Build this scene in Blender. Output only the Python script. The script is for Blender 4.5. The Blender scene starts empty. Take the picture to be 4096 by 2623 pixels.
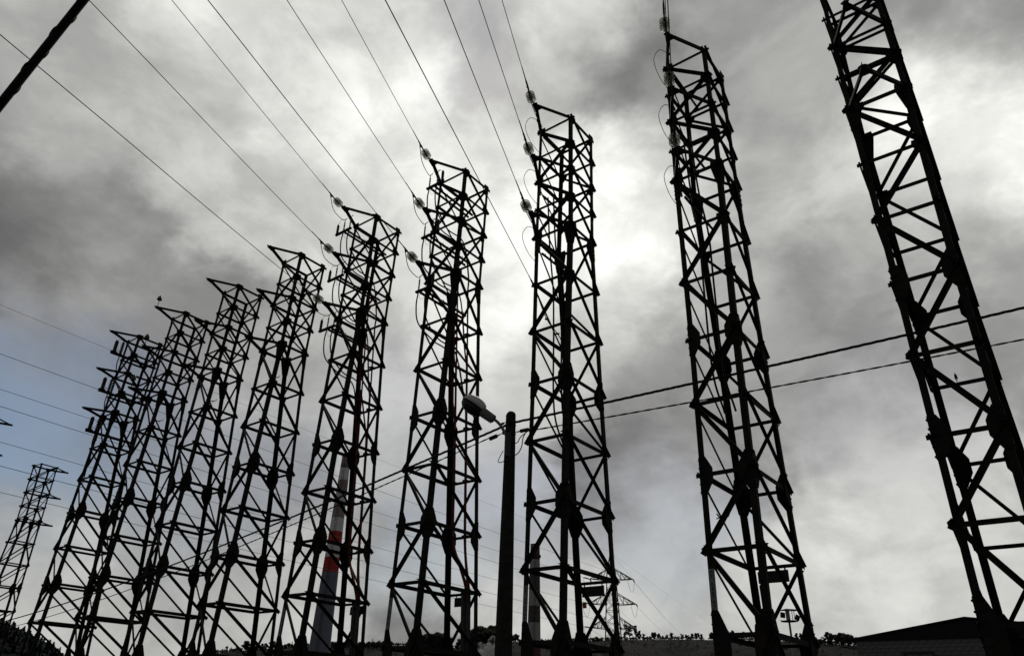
import bpy, bmesh, math, random
from mathutils import Vector, Matrix
random.seed(7)
S = bpy.context.scene
COL = S.collection
R = math.radians

# ------------------------------------------------------------------ camera
EYE = 1.6
F_PX, PITCH, ROLL = 2919.98, 0.4911, 0.0333          # focal length in px of the 4096 wide photograph
cp, sp, cr, sr = math.cos(PITCH), math.sin(PITCH), math.cos(ROLL), math.sin(ROLL)
FWD = Vector((0, cp, sp)); R0 = Vector((1, 0, 0)); U0 = Vector((0, -sp, cp))
RIGHT = R0 * cr + U0 * sr; UP = U0 * cr - R0 * sr
cam_d = bpy.data.cameras.new('camera'); cam = bpy.data.objects.new('camera', cam_d); COL.objects.link(cam)
cam_d.sensor_width = 36.0; cam_d.lens = 36.0 * F_PX / 4096; cam_d.clip_start = 0.1; cam_d.clip_end = 9000
m = Matrix((RIGHT, UP, -FWD)).transposed().to_4x4(); m.translation = Vector((0, 0, EYE)); cam.matrix_world = m
S.camera = cam

def ray(x, y):
    return (FWD + RIGHT * ((x - 2048) / F_PX) + UP * ((1311.5 - y) / F_PX)).normalized()
def at(x, y, D):
    "world point seen at photo pixel (x, y), D metres away over the ground"
    r = ray(x, y); s = D / math.hypot(r.x, r.y)
    return Vector((0, 0, EYE)) + r * s

# ------------------------------------------------------------------ view, sky, sun
S.view_settings.view_transform = 'Standard'; S.view_settings.look = 'None'
S.view_settings.exposure = 0; S.view_settings.gamma = 1; S.view_settings.use_curve_mapping = False
S.render.engine = 'CYCLES'
S.cycles.max_bounces = 6; S.cycles.transparent_max_bounces = 24; S.cycles.volume_bounces = 0

SUN_AZ, SUN_EL = 8.3, 40.0
sd = bpy.data.lights.new('sun', 'SUN'); sun = bpy.data.objects.new('sun', sd); COL.objects.link(sun)
sd.energy = 0.8; sd.angle = R(14); sd.color = (1.0, 0.96, 0.88)
tosun = Vector((math.sin(R(SUN_AZ)) * math.cos(R(SUN_EL)), math.cos(R(SUN_AZ)) * math.cos(R(SUN_EL)), math.sin(R(SUN_EL))))
sun.rotation_euler = tosun.to_track_quat('Z', 'Y').to_euler(); sun.location = (0, 0, 60)

W = bpy.data.worlds.new('World'); S.world = W; W.use_nodes = True
NT = W.node_tree; N = NT.nodes; L = NT.links
for n_ in list(N): N.remove(n_)
def node(t, **kw):
    n_ = N.new(t)
    for k, v in kw.items(): setattr(n_, k, v)
    return n_
def wmath(op, a, b=None, c=None, clamp=False):
    n_ = node('ShaderNodeMath', operation=op); n_.use_clamp = clamp
    for i, v in enumerate((a, b, c)):
        if v is None: continue
        if hasattr(v, 'links'): L.new(v, n_.inputs[i])
        else: n_.inputs[i].default_value = v
    return n_.outputs[0]
def wvec(op, a, b=None, c=None, out=0):
    n_ = node('ShaderNodeVectorMath', operation=op)
    for i, v in enumerate((a, b, c)):
        if v is None: continue
        if hasattr(v, 'links'): L.new(v, n_.inputs[i])
        else: n_.inputs[i].default_value = v
    return n_.outputs[out]
tc = node('ShaderNodeTexCoord'); DIR = wvec('NORMALIZE', tc.outputs['Generated'])
def wnoise(scale, detail, rough, vec, dist=0.0):
    n_ = node('ShaderNodeTexNoise'); n_.inputs['Scale'].default_value = scale; n_.inputs['Detail'].default_value = detail
    n_.inputs['Roughness'].default_value = rough; n_.inputs['Distortion'].default_value = dist
    L.new(vec, n_.inputs['Vector']); return n_
# cloud layer drawn out towards the horizon: direction squashed by height
sq = wvec('MULTIPLY', DIR, (1.0, 1.0, 1.5))
w1 = wnoise(4.2, 5, 0.6, sq)
off = wvec('SUBTRACT', w1.outputs['Color'], (0.5, 0.5, 0.5))
w2 = wnoise(15.0, 6, 0.62, sq)
off2 = wvec('SUBTRACT', w2.outputs['Color'], (0.5, 0.5, 0.5))
WD = wvec('NORMALIZE', wvec('MULTIPLY_ADD', off2, (0.07, 0.07, 0.07), wvec('MULTIPLY_ADD', off, (0.20, 0.20, 0.20), DIR)))
# where the cloud deck is thick and thin: (photo px of a 2405 wide view, sRGB brightness, blue gap 0..1)
CL = [(100,100,182,0), (90,450,103,0), (270,640,151,0), (500,240,195,0), (620,90,230,0), (800,60,183,0), (900,260,244,0), (1100,330,239,0), (1060,120,140,0.35), (1270,150,180,0), (1430,110,87,0), (1700,60,166,0), (1560,250,150,0), (1430,440,256,0), (1300,570,267,0), (1150,700,250,0), (980,640,207,0), (1680,480,168,0), (1700,700,177,0), (1920,700,142,0), (1860,230,170,0), (1920,420,198,0), (2270,280,273,0), (2190,420,227,0), (2300,110,154,0), (2210,580,175,0), (2330,720,147,0), (1500,880,142,0), (1480,1060,103,0), (1680,1020,144,0), (1950,860,144,0.05), (2010,1020,174,0.1), (2080,1160,197,0.05), (2000,1300,224,0), (2250,1380,208,0), (1540,1190,170,0.35), (1150,1200,160,0.4), (1330,1440,193,0), (1000,1000,196,0.15), (600,1420,188,0), (430,1260,161,0.2), (560,1080,143,0.2), (640,850,180,0), (480,760,129,0), (220,880,120,0.42), (60,900,167,0.85), (90,1050,119,0.85), (330,1090,146,0.35), (40,1260,137,0.3), (100,1340,215,0), (300,1400,172,0), (780,560,221,0), (600,420,208,0), (150,300,185,0), (1330,30,246,0), (1060,30,219,0.2), (1480,560,280,0), (1420,720,222,0), (1330,860,197,0), (1760,880,153,0), (950,480,239,0), (720,260,241,0), (1580,470,246,0), (2060,640,179,0), (1900,1420,193,0), (880,130,287,0)]
def lin(v):
    v /= 255.0
    return v / 12.92 if v <= 0.04045 else ((v + 0.055) / 1.055) ** 2.4
acc = None
BACK = 0.13                                          # the heavier deck away from the sun
K = 520.0
for (x, y, b, blue) in CL:
    c = ray(x * 4096 / 2405, y * 4096 / 2405)
    d = wvec('DOT_PRODUCT', WD, tuple(c), out=1)
    e = wmath('POWER', math.e, wmath('MULTIPLY_ADD', d, K, -K))
    v3 = (lin(min(b, 255)) * (b / min(b, 255)) ** 2.2, blue, 1.0)
    if acc is None: acc = wvec('MULTIPLY_ADD', e, v3, (BACK * 2e-3, 0.04 * 2e-3, 2e-3))
    else: acc = wvec('MULTIPLY_ADD', e, v3, acc)
sx = node('ShaderNodeSeparateXYZ'); L.new(acc, sx.inputs[0])
lum = wmath('DIVIDE', sx.outputs[0], sx.outputs[2]); blue = wmath('DIVIDE', sx.outputs[1], sx.outputs[2])
n2 = wnoise(7.0, 7, 0.58, sq, 0.4)
n3 = wnoise(2.6, 6, 0.6, wvec('ADD', sq, (3.1, 1.7, 0.4)), 0.3)
n4 = wnoise(24.0, 6, 0.6, sq, 0.6)
n2s = node('ShaderNodeMapRange', interpolation_type='SMOOTHSTEP'); L.new(n2.outputs['Fac'], n2s.inputs['Value'])
for nm_, v_ in (('From Min', .37), ('From Max', .62), ('To Min', 0.0), ('To Max', 1.0)): n2s.inputs[nm_].default_value = v_
mod = wmath('ADD', wmath('MULTIPLY_ADD', n2s.outputs[0], 0.26, 0.485), wmath('MULTIPLY_ADD', n3.outputs['Fac'], 0.5, 0.0))
mod = wmath('ADD', mod, wmath('MULTIPLY', n4.outputs['Fac'], 0.26))
lum2 = wmath('MULTIPLY', lum, mod)
ramp = node('ShaderNodeValToRGB')
ramp.color_ramp.elements[0].position = 0.0; ramp.color_ramp.elements[0].color = (1.0, 0.985, 0.995, 1)
ramp.color_ramp.elements[1].position = 0.55; ramp.color_ramp.elements[1].color = (1.0, 1.0, 0.955, 1)
L.new(lum2, ramp.inputs[0])
cloud = wvec('SCALE', ramp.outputs[0]); L.new(lum2, N[-1].inputs['Scale'])
sky = node('ShaderNodeTexSky', sky_type='NISHITA'); sky.sun_disc = False
sky.sun_elevation = R(SUN_EL); sky.sun_rotation = R(SUN_AZ); sky.air_density = 1.0; sky.dust_density = 1.0; sky.ozone_density = 1.0
STR = 0.062
cloudS = wvec('SCALE', cloud); N[-1].inputs['Scale'].default_value = 1.0 / STR
gap = wmath('MULTIPLY', wmath('SMOOTHSTEP' if False else 'MULTIPLY_ADD', n2.outputs['Fac'], 1.25, 0.42), blue, clamp=True)
mixn = node('ShaderNodeMix', data_type='RGBA'); L.new(gap, mixn.inputs[0]); L.new(cloudS, mixn.inputs[6]); L.new(sky.outputs[0], mixn.inputs[7])
bg = node('ShaderNodeBackground'); bg.inputs['Strength'].default_value = STR; L.new(mixn.outputs[2], bg.inputs['Color'])
wo = node('ShaderNodeOutputWorld'); L.new(bg.outputs[0], wo.inputs['Surface'])

# ------------------------------------------------------------------ materials
def mat(name, col, rough=0.7, metal=0.0, col2=None, scale=6.0, bump=0.0, **kw):
    M = bpy.data.materials.new(name); M.use_nodes = True
    t = M.node_tree; b = t.nodes['Principled BSDF']
    b.inputs['Roughness'].default_value = rough; b.inputs['Metallic'].default_value = metal
    b.inputs['Base Color'].default_value = (*col, 1)
    b.inputs['Specular IOR Level'].default_value = kw.get('spec', 0.3)
    if col2:
        tx = t.nodes.new('ShaderNodeTexCoord'); nz = t.nodes.new('ShaderNodeTexNoise'); nz.inputs['Scale'].default_value = scale; nz.inputs['Detail'].default_value = 6
        nz.inputs['Roughness'].default_value = 0.65
        mp = t.nodes.new('ShaderNodeMapping'); mp.inputs['Scale'].default_value = kw.get('stretch', (1, 1, 1))
        t.links.new(tx.outputs['Object'], mp.inputs[0]); t.links.new(mp.outputs[0], nz.inputs['Vector'])
        rp = t.nodes.new('ShaderNodeValToRGB'); rp.color_ramp.elements[0].position = 0.38; rp.color_ramp.elements[1].position = 0.68
        rp.color_ramp.elements[0].color = (*col, 1); rp.color_ramp.elements[1].color = (*col2, 1)
        t.links.new(nz.outputs['Fac'], rp.inputs[0]); t.links.new(rp.outputs[0], b.inputs['Base Color'])
        if bump:
            bp = t.nodes.new('ShaderNodeBump'); bp.inputs['Strength'].default_value = bump; bp.inputs['Distance'].default_value = 0.02
            t.links.new(nz.outputs['Fac'], bp.inputs['Height']); t.links.new(bp.outputs[0], b.inputs['Normal'])
    return M
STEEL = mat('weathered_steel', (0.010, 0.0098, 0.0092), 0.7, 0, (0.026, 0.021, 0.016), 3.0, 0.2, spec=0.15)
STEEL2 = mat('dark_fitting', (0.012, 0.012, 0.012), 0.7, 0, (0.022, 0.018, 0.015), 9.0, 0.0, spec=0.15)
WIRE = mat('conductor_metal', (0.016, 0.016, 0.017), 0.7, 0, spec=0.15)
RUBBER = mat('black_sheath', (0.008, 0.008, 0.009), 0.65, 0, (0.014, 0.014, 0.014), 30.0, 0.15, spec=0.2)
REDC = mat('red_cable_sheath', (0.20, 0.028, 0.014), 0.6, 0, (0.07, 0.02, 0.012), 5.0, 0.1)
def leafy(M, k):
    t = M.node_tree; b = t.nodes['Principled BSDF']; tl = t.nodes.new('ShaderNodeBsdfTranslucent'); mx = t.nodes.new('ShaderNodeMixShader'); mx.inputs[0].default_value = k
    src = b.inputs['Base Color'].links[0].from_socket; t.links.new(src, tl.inputs[0]); t.links.new(b.outputs[0], mx.inputs[1]); t.links.new(tl.outputs[0], mx.inputs[2])
    t.links.new(mx.outputs[0], t.nodes['Material Output'].inputs['Surface'])
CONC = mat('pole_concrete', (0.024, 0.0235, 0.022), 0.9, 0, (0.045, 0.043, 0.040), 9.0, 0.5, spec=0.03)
PIPE = mat('galvanised_pipe', (0.045, 0.045, 0.05), 0.6, 0, (0.075, 0.075, 0.08), 8.0, 0.1)
PLATE = mat('white_enamel', (0.16, 0.16, 0.17), 0.55, 0, (0.26, 0.26, 0.27), 12.0)
SIGNM = mat('grey_sign_back', (0.032, 0.032, 0.034), 0.6, 0, (0.05, 0.05, 0.052), 10.0, spec=0.1)
INK = mat('dark_red_lettering', (0.018, 0.006, 0.006), 0.6)
PORC = mat('brown_porcelain', (0.045, 0.022, 0.014), 0.3)
PORG = mat('olive_insulator', (0.10, 0.095, 0.06), 0.35)
LAMPW = mat('lamp_cover', (0.62, 0.61, 0.57), 0.5, 0, (0.48, 0.46, 0.42), 14.0)
LAMPG = mat('lamp_housing', (0.13, 0.13, 0.13), 0.5, 0, (0.19, 0.19, 0.185), 10.0)
LAMPB = mat('lamp_bowl', (0.02, 0.021, 0.022), 0.25)
ORANGE = mat('orange_marker', (0.45, 0.09, 0.02), 0.6)
BRICK = mat('dirty_white_brick', (0.125, 0.125, 0.135), 0.9, 0, (0.20, 0.20, 0.21), 4.0, 0.3, spec=0.03)
MORTAR = mat('mortar', (0.11, 0.11, 0.12), 0.95, spec=0.03)
ROOF = mat('black_sheet', (0.008, 0.008, 0.009), 0.8, 0, (0.012, 0.012, 0.013), 2.0)
FRAMEM = mat('window_frame', (0.03, 0.03, 0.035), 0.6)
GLASS = mat('window_glass', (0.12, 0.13, 0.14), 0.08, spec=0.5)
CHW = mat('chimney_white', (0.66, 0.66, 0.67), 0.85, 0, (0.80, 0.80, 0.80), 0.12, stretch=(1, 1, .3))
CHR = mat('chimney_red', (0.36, 0.04, 0.035), 0.85, 0, (0.46, 0.075, 0.055), 0.12, stretch=(1, 1, .3))
CHF = mat('chimney_faded_red', (0.24, 0.19, 0.175), 0.85, 0, (0.33, 0.265, 0.245), 0.15, stretch=(1, 1, .3))
CHB = mat('chimney_blue_grey', (0.15, 0.165, 0.205), 0.85, 0, (0.20, 0.215, 0.25), 0.15, stretch=(1, 1, .3))
CH2D = mat('chimney_dark_band', (0.075, 0.058, 0.06), 0.9, 0, (0.11, 0.09, 0.09), 0.3, stretch=(1, 1, .3))
CH2W = mat('chimney_pale_band', (0.32, 0.32, 0.32), 0.9, 0, (0.42, 0.42, 0.415), 0.3, stretch=(1, 1, .3))
FARST = mat('hazed_far_steel', (0.10, 0.10, 0.105), 0.7, spec=0.2)  # paler than the near steel: distance haze is mixed into the colour
FARIN = mat('pale_insulator_string', (0.42, 0.42, 0.38), 0.5)
CH2R = mat('chimney_dull_red', (0.10, 0.035, 0.035), 0.9, 0, (0.13, 0.05, 0.05), 0.3)
MAST = mat('mast_grey', (0.16, 0.165, 0.17), 0.6, 0, (0.22, 0.22, 0.225), 1.0)
GROUND = mat('gravel_ground', (0.05, 0.047, 0.042), 0.95, 0, (0.09, 0.085, 0.075), 0.8, 0.4, spec=0.03)
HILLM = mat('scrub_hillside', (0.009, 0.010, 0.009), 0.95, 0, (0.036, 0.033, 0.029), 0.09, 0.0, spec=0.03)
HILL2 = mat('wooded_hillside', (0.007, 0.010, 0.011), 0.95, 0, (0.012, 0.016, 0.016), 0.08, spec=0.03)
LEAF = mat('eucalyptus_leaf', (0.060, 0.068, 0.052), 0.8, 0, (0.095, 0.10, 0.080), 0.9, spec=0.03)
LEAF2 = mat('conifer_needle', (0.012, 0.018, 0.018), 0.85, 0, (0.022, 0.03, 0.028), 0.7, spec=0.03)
leafy(LEAF, .5); leafy(LEAF2, .3)
BARK = mat('tree_bark', (0.05, 0.042, 0.036), 0.9, spec=0.03)
def clear_glass(name, col, share):
    M = bpy.data.materials.new(name); M.use_nodes = True; t = M.node_tree; b = t.nodes['Principled BSDF']
    b.inputs['Base Color'].default_value = (*col, 1); b.inputs['Roughness'].default_value = 0.12; b.inputs['Transmission Weight'].default_value = 0.0
    tr = t.nodes.new('ShaderNodeBsdfTransparent'); tr.inputs[0].default_value = (.93, .94, .88, 1)
    tl = t.nodes.new('ShaderNodeBsdfTranslucent'); tl.inputs[0].default_value = (*[c * 1.3 for c in col], 1)
    m1 = t.nodes.new('ShaderNodeMixShader'); m1.inputs[0].default_value = 0.5; t.links.new(b.outputs[0], m1.inputs[1]); t.links.new(tl.outputs[0], m1.inputs[2])
    m2 = t.nodes.new('ShaderNodeMixShader'); m2.inputs[0].default_value = share; t.links.new(m1.outputs[0], m2.inputs[1]); t.links.new(tr.outputs[0], m2.inputs[2])
    t.links.new(m2.outputs[0], t.nodes['Material Output'].inputs['Surface']); return M
TIPG = clear_glass('insulator_glass', (0.38, 0.39, 0.32), 0.50)
RIBG = clear_glass('insulator_glass_rib', (0.10, 0.10, 0.08), 0.12)

# ------------------------------------------------------------------ mesh helpers
class MB:
    def __init__(s): s.v = []; s.f = []; s.sm = False
    def add(s, vs, fs):
        o = len(s.v); s.v += [tuple(p) for p in vs]; s.f += [tuple(i + o for i in q) for q in fs]; return s
    def box(s, c, sx, sy, sz, M=None):
        vs = [Vector((x * sx / 2, y * sy / 2, z * sz / 2)) for z in (-1, 1) for y in (-1, 1) for x in (-1, 1)]
        if M is not None: vs = [M @ p for p in vs]
        vs = [Vector(c) + p for p in vs]
        return s.add(vs, [(0, 2, 3, 1), (4, 5, 7, 6), (0, 1, 5, 4), (2, 6, 7, 3), (0, 4, 6, 2), (1, 3, 7, 5)])
    def angle(s, p0, p1, a, b, w, t=0.010, w2=None):
        "steel angle: corner on p0-p1, flanges along a and b"
        p0 = Vector(p0); p1 = Vector(p1); ax = (p1 - p0).normalized()
        a = Vector(a); a = (a - ax * a.dot(ax)).normalized(); b = Vector(b); b = (b - ax * b.dot(ax)).normalized()
        w2 = w2 or w
        pr = [(0, 0), (w, 0), (w, t), (t, t), (t, w2), (0, w2)]
        vs = [p + a * x + b * y for p in (p0, p1) for x, y in pr]
        return s.add(vs, [(5, 4, 3, 2, 1, 0), (6, 7, 8, 9, 10, 11)] + [(i, (i + 1) % 6, 6 + (i + 1) % 6, 6 + i) for i in range(6)])
    def loft(s, rings, cap=True):
        o = len(s.v); k = len(rings[0])
        for r in rings: s.v += [tuple(p) for p in r]
        for j in range(len(rings) - 1):
            for i in range(k):
                s.f.append((o + j * k + i, o + j * k + (i + 1) % k, o + (j + 1) * k + (i + 1) % k, o + (j + 1) * k + i))
        if cap:
            s.f.append(tuple(o + i for i in reversed(range(k)))); s.f.append(tuple(o + (len(rings) - 1) * k + i for i in range(k)))
        return s
    def tube(s, pts, r, k=6, cap=True, phase=0.0):
        pts = [Vector(p) for p in pts]; rs = r if isinstance(r, (list, tuple)) else [r] * len(pts)
        t0 = (pts[1] - pts[0]).normalized(); up = Vector((0, 0, 1)) if abs(t0.z) < 0.9 else Vector((1, 0, 0))
        u = t0.cross(up).normalized(); rings = []
        for i, p in enumerate(pts):
            t = (pts[min(i + 1, len(pts) - 1)] - pts[max(i - 1, 0)]).normalized()
            u = (u - t * u.dot(t)).normalized(); w = t.cross(u)
            rings.append([p + (u * math.cos(phase + 2 * math.pi * j / k) + w * math.sin(phase + 2 * math.pi * j / k)) * rs[i] for j in range(k)])
        return s.loft(rings, cap)
    def lathe(s, p, d, prof, k=12, cap=True):
        "prof: list of (distance along d, radius)"
        d = Vector(d).normalized(); u = d.orthogonal().normalized(); w = d.cross(u); p = Vector(p)
        return s.loft([[p + d * h + (u * math.cos(2 * math.pi * j / k) + w * math.sin(2 * math.pi * j / k)) * max(r, 1e-4) for j in range(k)] for h, r in prof], cap)
    def plate(s, poly, o, t):
        "polygon of 3-D points, thickened along o by t"
        n_ = len(poly); o = Vector(o)
        vs = [Vector(p) for p in poly] + [Vector(p) + o * t for p in poly]
        return s.add(vs, [tuple(reversed(range(n_))), tuple(range(n_, 2 * n_))] + [(i, (i + 1) % n_, n_ + (i + 1) % n_, n_ + i) for i in range(n_)])
    def mesh(s, name, m, smooth=False):
        me = bpy.data.meshes.new(name); me.from_pydata(s.v, [], s.f)
        bm = bmesh.new(); bm.from_mesh(me); bmesh.ops.recalc_face_normals(bm, faces=bm.faces); bm.to_mesh(me); bm.free()
        if smooth: me.polygons.foreach_set('use_smooth', [True] * len(me.polygons))
        me.materials.append(m); return me
    def build(s, name, m, parent=None, smooth=False):
        return link(name, s.mesh(name, m, smooth), parent)
def link(name, me, parent=None, loc=None):
    o = bpy.data.objects.new(name, me); COL.objects.link(o)
    if parent is not None: o.parent = parent
    if loc is not None: o.location = loc
    return o
def tag(o, label=None, cat=None, group=None, kind=None):
    if label: o['label'] = label
    if cat: o['category'] = cat
    if group: o['group'] = group
    if kind: o['kind'] = kind
    return o
def empty(name, loc=(0, 0, 0), rz=0.0):
    o = bpy.data.objects.new(name, None); COL.objects.link(o); o.location = loc; o.rotation_euler = (0, 0, rz); o.empty_display_size = 0.2; return o
def copy_tree(o, parent=None):
    c = o.copy(); COL.objects.link(c); c.parent = parent
    for ch in list(o.children): copy_tree(ch, c)
    return c
def curve_pts(ctrl, n=8):
    "Catmull-Rom through ctrl"
    P = [Vector(p) for p in ctrl]; P = [P[0] * 2 - P[1]] + P + [P[-1] * 2 - P[-2]]; out = []
    for i in range(1, len(P) - 2):
        for j in range(n):
            t = j / n; a, b, c, d = P[i - 1:i + 3]
            out.append(0.5 * ((2 * b) + (c - a) * t + (2 * a - 5 * b + 4 * c - d) * t * t + (3 * b - a - 3 * c + d) * t ** 3))
    out.append(P[-2]); return out
def sag_pts(a, b, sag, n=24, e0=0.0, e1=0.0):
    "hanging line from a to b, run on by the shares e0, e1 beyond its ends"
    a = Vector(a); b = Vector(b); out = []
    for i in range(n + 1):
        t = -e0 + (1 + e0 + e1) * i / n; p = a.lerp(b, t); p.z -= sag * 4 * t * (1 - t) if 0 <= t <= 1 else 0
        out.append(p)
    return out

# ------------------------------------------------------------------ ground
g = MB(); k = 48
g.add([(0, 0, 0)] + [(7000 * math.cos(2 * math.pi * i / k), 7000 * math.sin(2 * math.pi * i / k), 0) for i in range(k)], [(0, i + 1, (i + 1) % k + 1) for i in range(k)])
tag(g.build('ground', GROUND), kind='structure')

# ------------------------------------------------------------------ lattice tower
Z = [v + EYE for v in (14.641, 13.728, 12.813, 11.907, 10.973, 9.538, 8.175, 6.800, 5.398, 4.0045, 2.652, 1.294)] + [0.25]
KZ = [Z[0], Z[4], Z[7], Z[11]]
SN = [0.55, 0.6415, 0.7847, 0.9534]; SB = [0.55, 0.42, 0.7375, 1.1442]; ST = [0.5303, 0.5569, 0.5035, 0.4891]
ARM = 0.9936; PHI = -2.2405
def ip(tab, z):
    if z >= KZ[0]: return tab[0]
    for i in range(3):
        if z >= KZ[i + 1]: t = (KZ[i] - z) / (KZ[i] - KZ[i + 1]); return tab[i] + (tab[i + 1] - tab[i]) * t
    t = (KZ[2] - z) / (KZ[2] - KZ[3]); return tab[2] + (tab[3] - tab[2]) * t
def corner(c, z):
    a, b, s_ = ip(SN, z), ip(SB, z), ip(ST, z)
    return Vector({'B': (a, s_, z), 'D': (a, -s_, z), 'C': (-b, s_, z), 'E': (-b, -s_, z)}[c])
FACES = {'BD': Vector((1, 0, 0)), 'CE': Vector((-1, 0, 0)), 'BC': Vector((0, 1, 0)), 'DE': Vector((0, -1, 0))}
INW = {'B': ((-1, 0, 0), (0, -1, 0)), 'D': ((-1, 0, 0), (0, 1, 0)), 'C': ((1, 0, 0), (0, -1, 0)), 'E': ((1, 0, 0), (0, 1, 0))}

def make_tower():
    root = empty('lattice_tower')
    bolts = MB()
    for c in 'BDCE':                                   # legs
        zs = [Z[0] + 0.05, Z[2], Z[4] + 0.05, Z[4] - 0.05, Z[7], Z[9], Z[11], 0.15]; ws = [0.088] * 3 + [0.112] * 5
        a, b = Vector(INW[c][0]), Vector(INW[c][1]); t = 0.012; rings = []
        for z, w in zip(zs, ws):
            p = corner(c, z); rings.append([p + a * x + b * y for x, y in ((0, 0), (w, 0), (w, t), (t, t), (t, w), (0, w))])
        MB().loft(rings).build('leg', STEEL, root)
        f = MB().box(corner(c, 0.1) + Vector(INW[c][0]) * 0.06 + Vector(INW[c][1]) * 0.06, 0.55, 0.55, 0.25).build('footing', CONC, root)
    def member(name, face, c0, z0, c1, z1, w, ext, off, out):
        o = FACES[face]; p0, p1 = corner(c0, z0), corner(c1, z1); ax = (p1 - p0).normalized()
        p0 = p0 - ax * ext; p1 = p1 + ax * ext
        down = Vector((0, 0, -1)); dn = (down - ax * down.dot(ax)).normalized()
        sh = -dn * w * 0.5 - o * off
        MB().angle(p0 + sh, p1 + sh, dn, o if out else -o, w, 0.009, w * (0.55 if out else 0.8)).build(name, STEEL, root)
    for l in range(13):
        z = Z[l]
        for face in FACES:
            c0, c1 = face
            w = {'BD': 0.080, 'BC': 0.095, 'CE': 0.058, 'DE': 0.080}[face] * (1.0 if l > 3 or l in (0, 2) else 0.9)
            ext = {'BC': 0.105, 'BD': 0.085}.get(face, 0.035)
            member('horizontal_bar', face, c0, z, c1, z, w, ext, 0.014, False)
    for l in range(12):
        za, zb = Z[l], Z[l + 1]; up = 0.92 if l < 4 else 1.0
        c0, c1 = ('D', 'B') if l % 2 == 0 else ('B', 'D')
        member('diagonal_brace', 'BD', c0, za, c1, zb, 0.094 * up, 0.085, -0.014, True)
        c0, c1 = ('C', 'E') if l % 2 == 0 else ('E', 'C')
        member('diagonal_brace', 'CE', c0, za, c1, zb, 0.060 * up, 0.02, 0.026, False)
        member('diagonal_brace', 'BC', 'B', za, 'C', zb, 0.080 * up, 0.09, -0.014, True)
        member('diagonal_brace', 'DE', 'D', za, 'E', zb, 0.064 * up, 0.05, -0.014, True)
    # gusset plates, set on the outside of the leg flanges
    big = [(0.004, .34), (.125, .34), (.25, .11), (.25, -.13), (.120, -.36), (0.004, -.36)]
    waist = [(0.004, .15), (.21, .15), (.235, .0), (.118, -.54), (0.004, -.54)]
    foot = [(0.004, .38), (.126, .38), (.29, .0), (.29, -.75), (0.004, -.75)]
    node_ = [(0.004, .10), (.19, .10), (.21, -.03), (.10, -.19), (0.004, -.19)]
    def plate(c, face, l, poly, nb):
        z = Z[l]; o = FACES[face]; p = corner(c, z)
        q = corner([k_ for k_ in face if k_ != c][0], z); h = (q - p).normalized()
        def P(u, dz): return corner(c, z + dz) + h * u
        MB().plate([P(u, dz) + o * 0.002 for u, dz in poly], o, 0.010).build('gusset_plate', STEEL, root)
        if nb:
            top, bot = poly[0][1] - .05, poly[-1][1] + .05
            for i in range(nb):
                dz = top + (bot - top) * i / (nb - 1)
                for u in (.035, .09):
                    bolts.lathe(P(u, dz) + o * 0.012, o, [(0, .017), (.014, .017), (.022, .009)], 6)
    for l in (7, 9):
        for face in FACES:
            for c in face: plate(c, face, l, big, 5)
    for face in FACES:
        for c in face: plate(c, face, 4, waist, 6); plate(c, face, 11, foot, 8)
    for l in (0, 1, 2, 3, 5, 6, 8, 10):
        for face in ('BD', 'CE'):
            for c in face:
                isn = (l % 2 == 1) == (c in 'BE') and l <= 5
                if isn: plate(c, face, l, node_, 0)
        if l <= 5: plate('B', 'BC', l, node_, 0)
        if l < 4: plate('C', 'BC', l, node_, 0)
    for l in (1, 3, 5, 6, 8, 10):                        # a few bolt heads at the plain joints
        for c, face in (('B', 'BC'), ('C', 'BC'), ('D', 'BD'), ('B', 'BD')):
            for dz in (-.03, .03, -.12):
                q = corner([k_ for k_ in face if k_ != c][0], Z[l]); h = (q - corner(c, Z[l])).normalized()
                bolts.lathe(corner(c, Z[l] + dz) + h * .045 + FACES[face] * 0.0125, FACES[face], [(0, .017), (.014, .017), (.022, .008)], 6)
    tag(bolts.build('bolt_heads', STEEL, root), kind='stuff')
    for l in (0, 2, 4):                                  # crossarms: flat triangles on the line side
        z = Z[l]; A = Vector((ip(SN, z) + ARM, 0, z))
        for c, sy in (('B', -1), ('D', 1)):
            p = corner(c, z); ax = (p - A).normalized()
            MB().angle(A - ax * 0.02 + Vector((0, 0, .042 if sy < 0 else .03)), p + ax * 0.05 + Vector((0, 0, .042 if sy < 0 else .03)), (0, 0, -1), (-0.2, sy, 0), 0.100 if sy < 0 else 0.078, 0.009).build('crossarm_chord', STEEL, root)
        pb, pd = (corner('B', z) - A).normalized(), (corner('D', z) - A).normalized()
        MB().plate([A + Vector((.05, -.03, -.046)), A + Vector((.05, .03, -.046)), A + pb * .25 + Vector((0, .01, -.046)), A + pd * .25 + Vector((0, -.01, -.046))], (0, 0, 1), 0.012).build('tip_plate', STEEL, root)
        MB().plate([A + Vector((-.05, -.006, -.03)), A + Vector((.085, -.006, -.02)), A + Vector((.085, -.006, .03)), A + Vector((-.05, -.006, .04))], (0, 1, 0), 0.012).build('shackle_lug', STEEL2, root)
    return root

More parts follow.
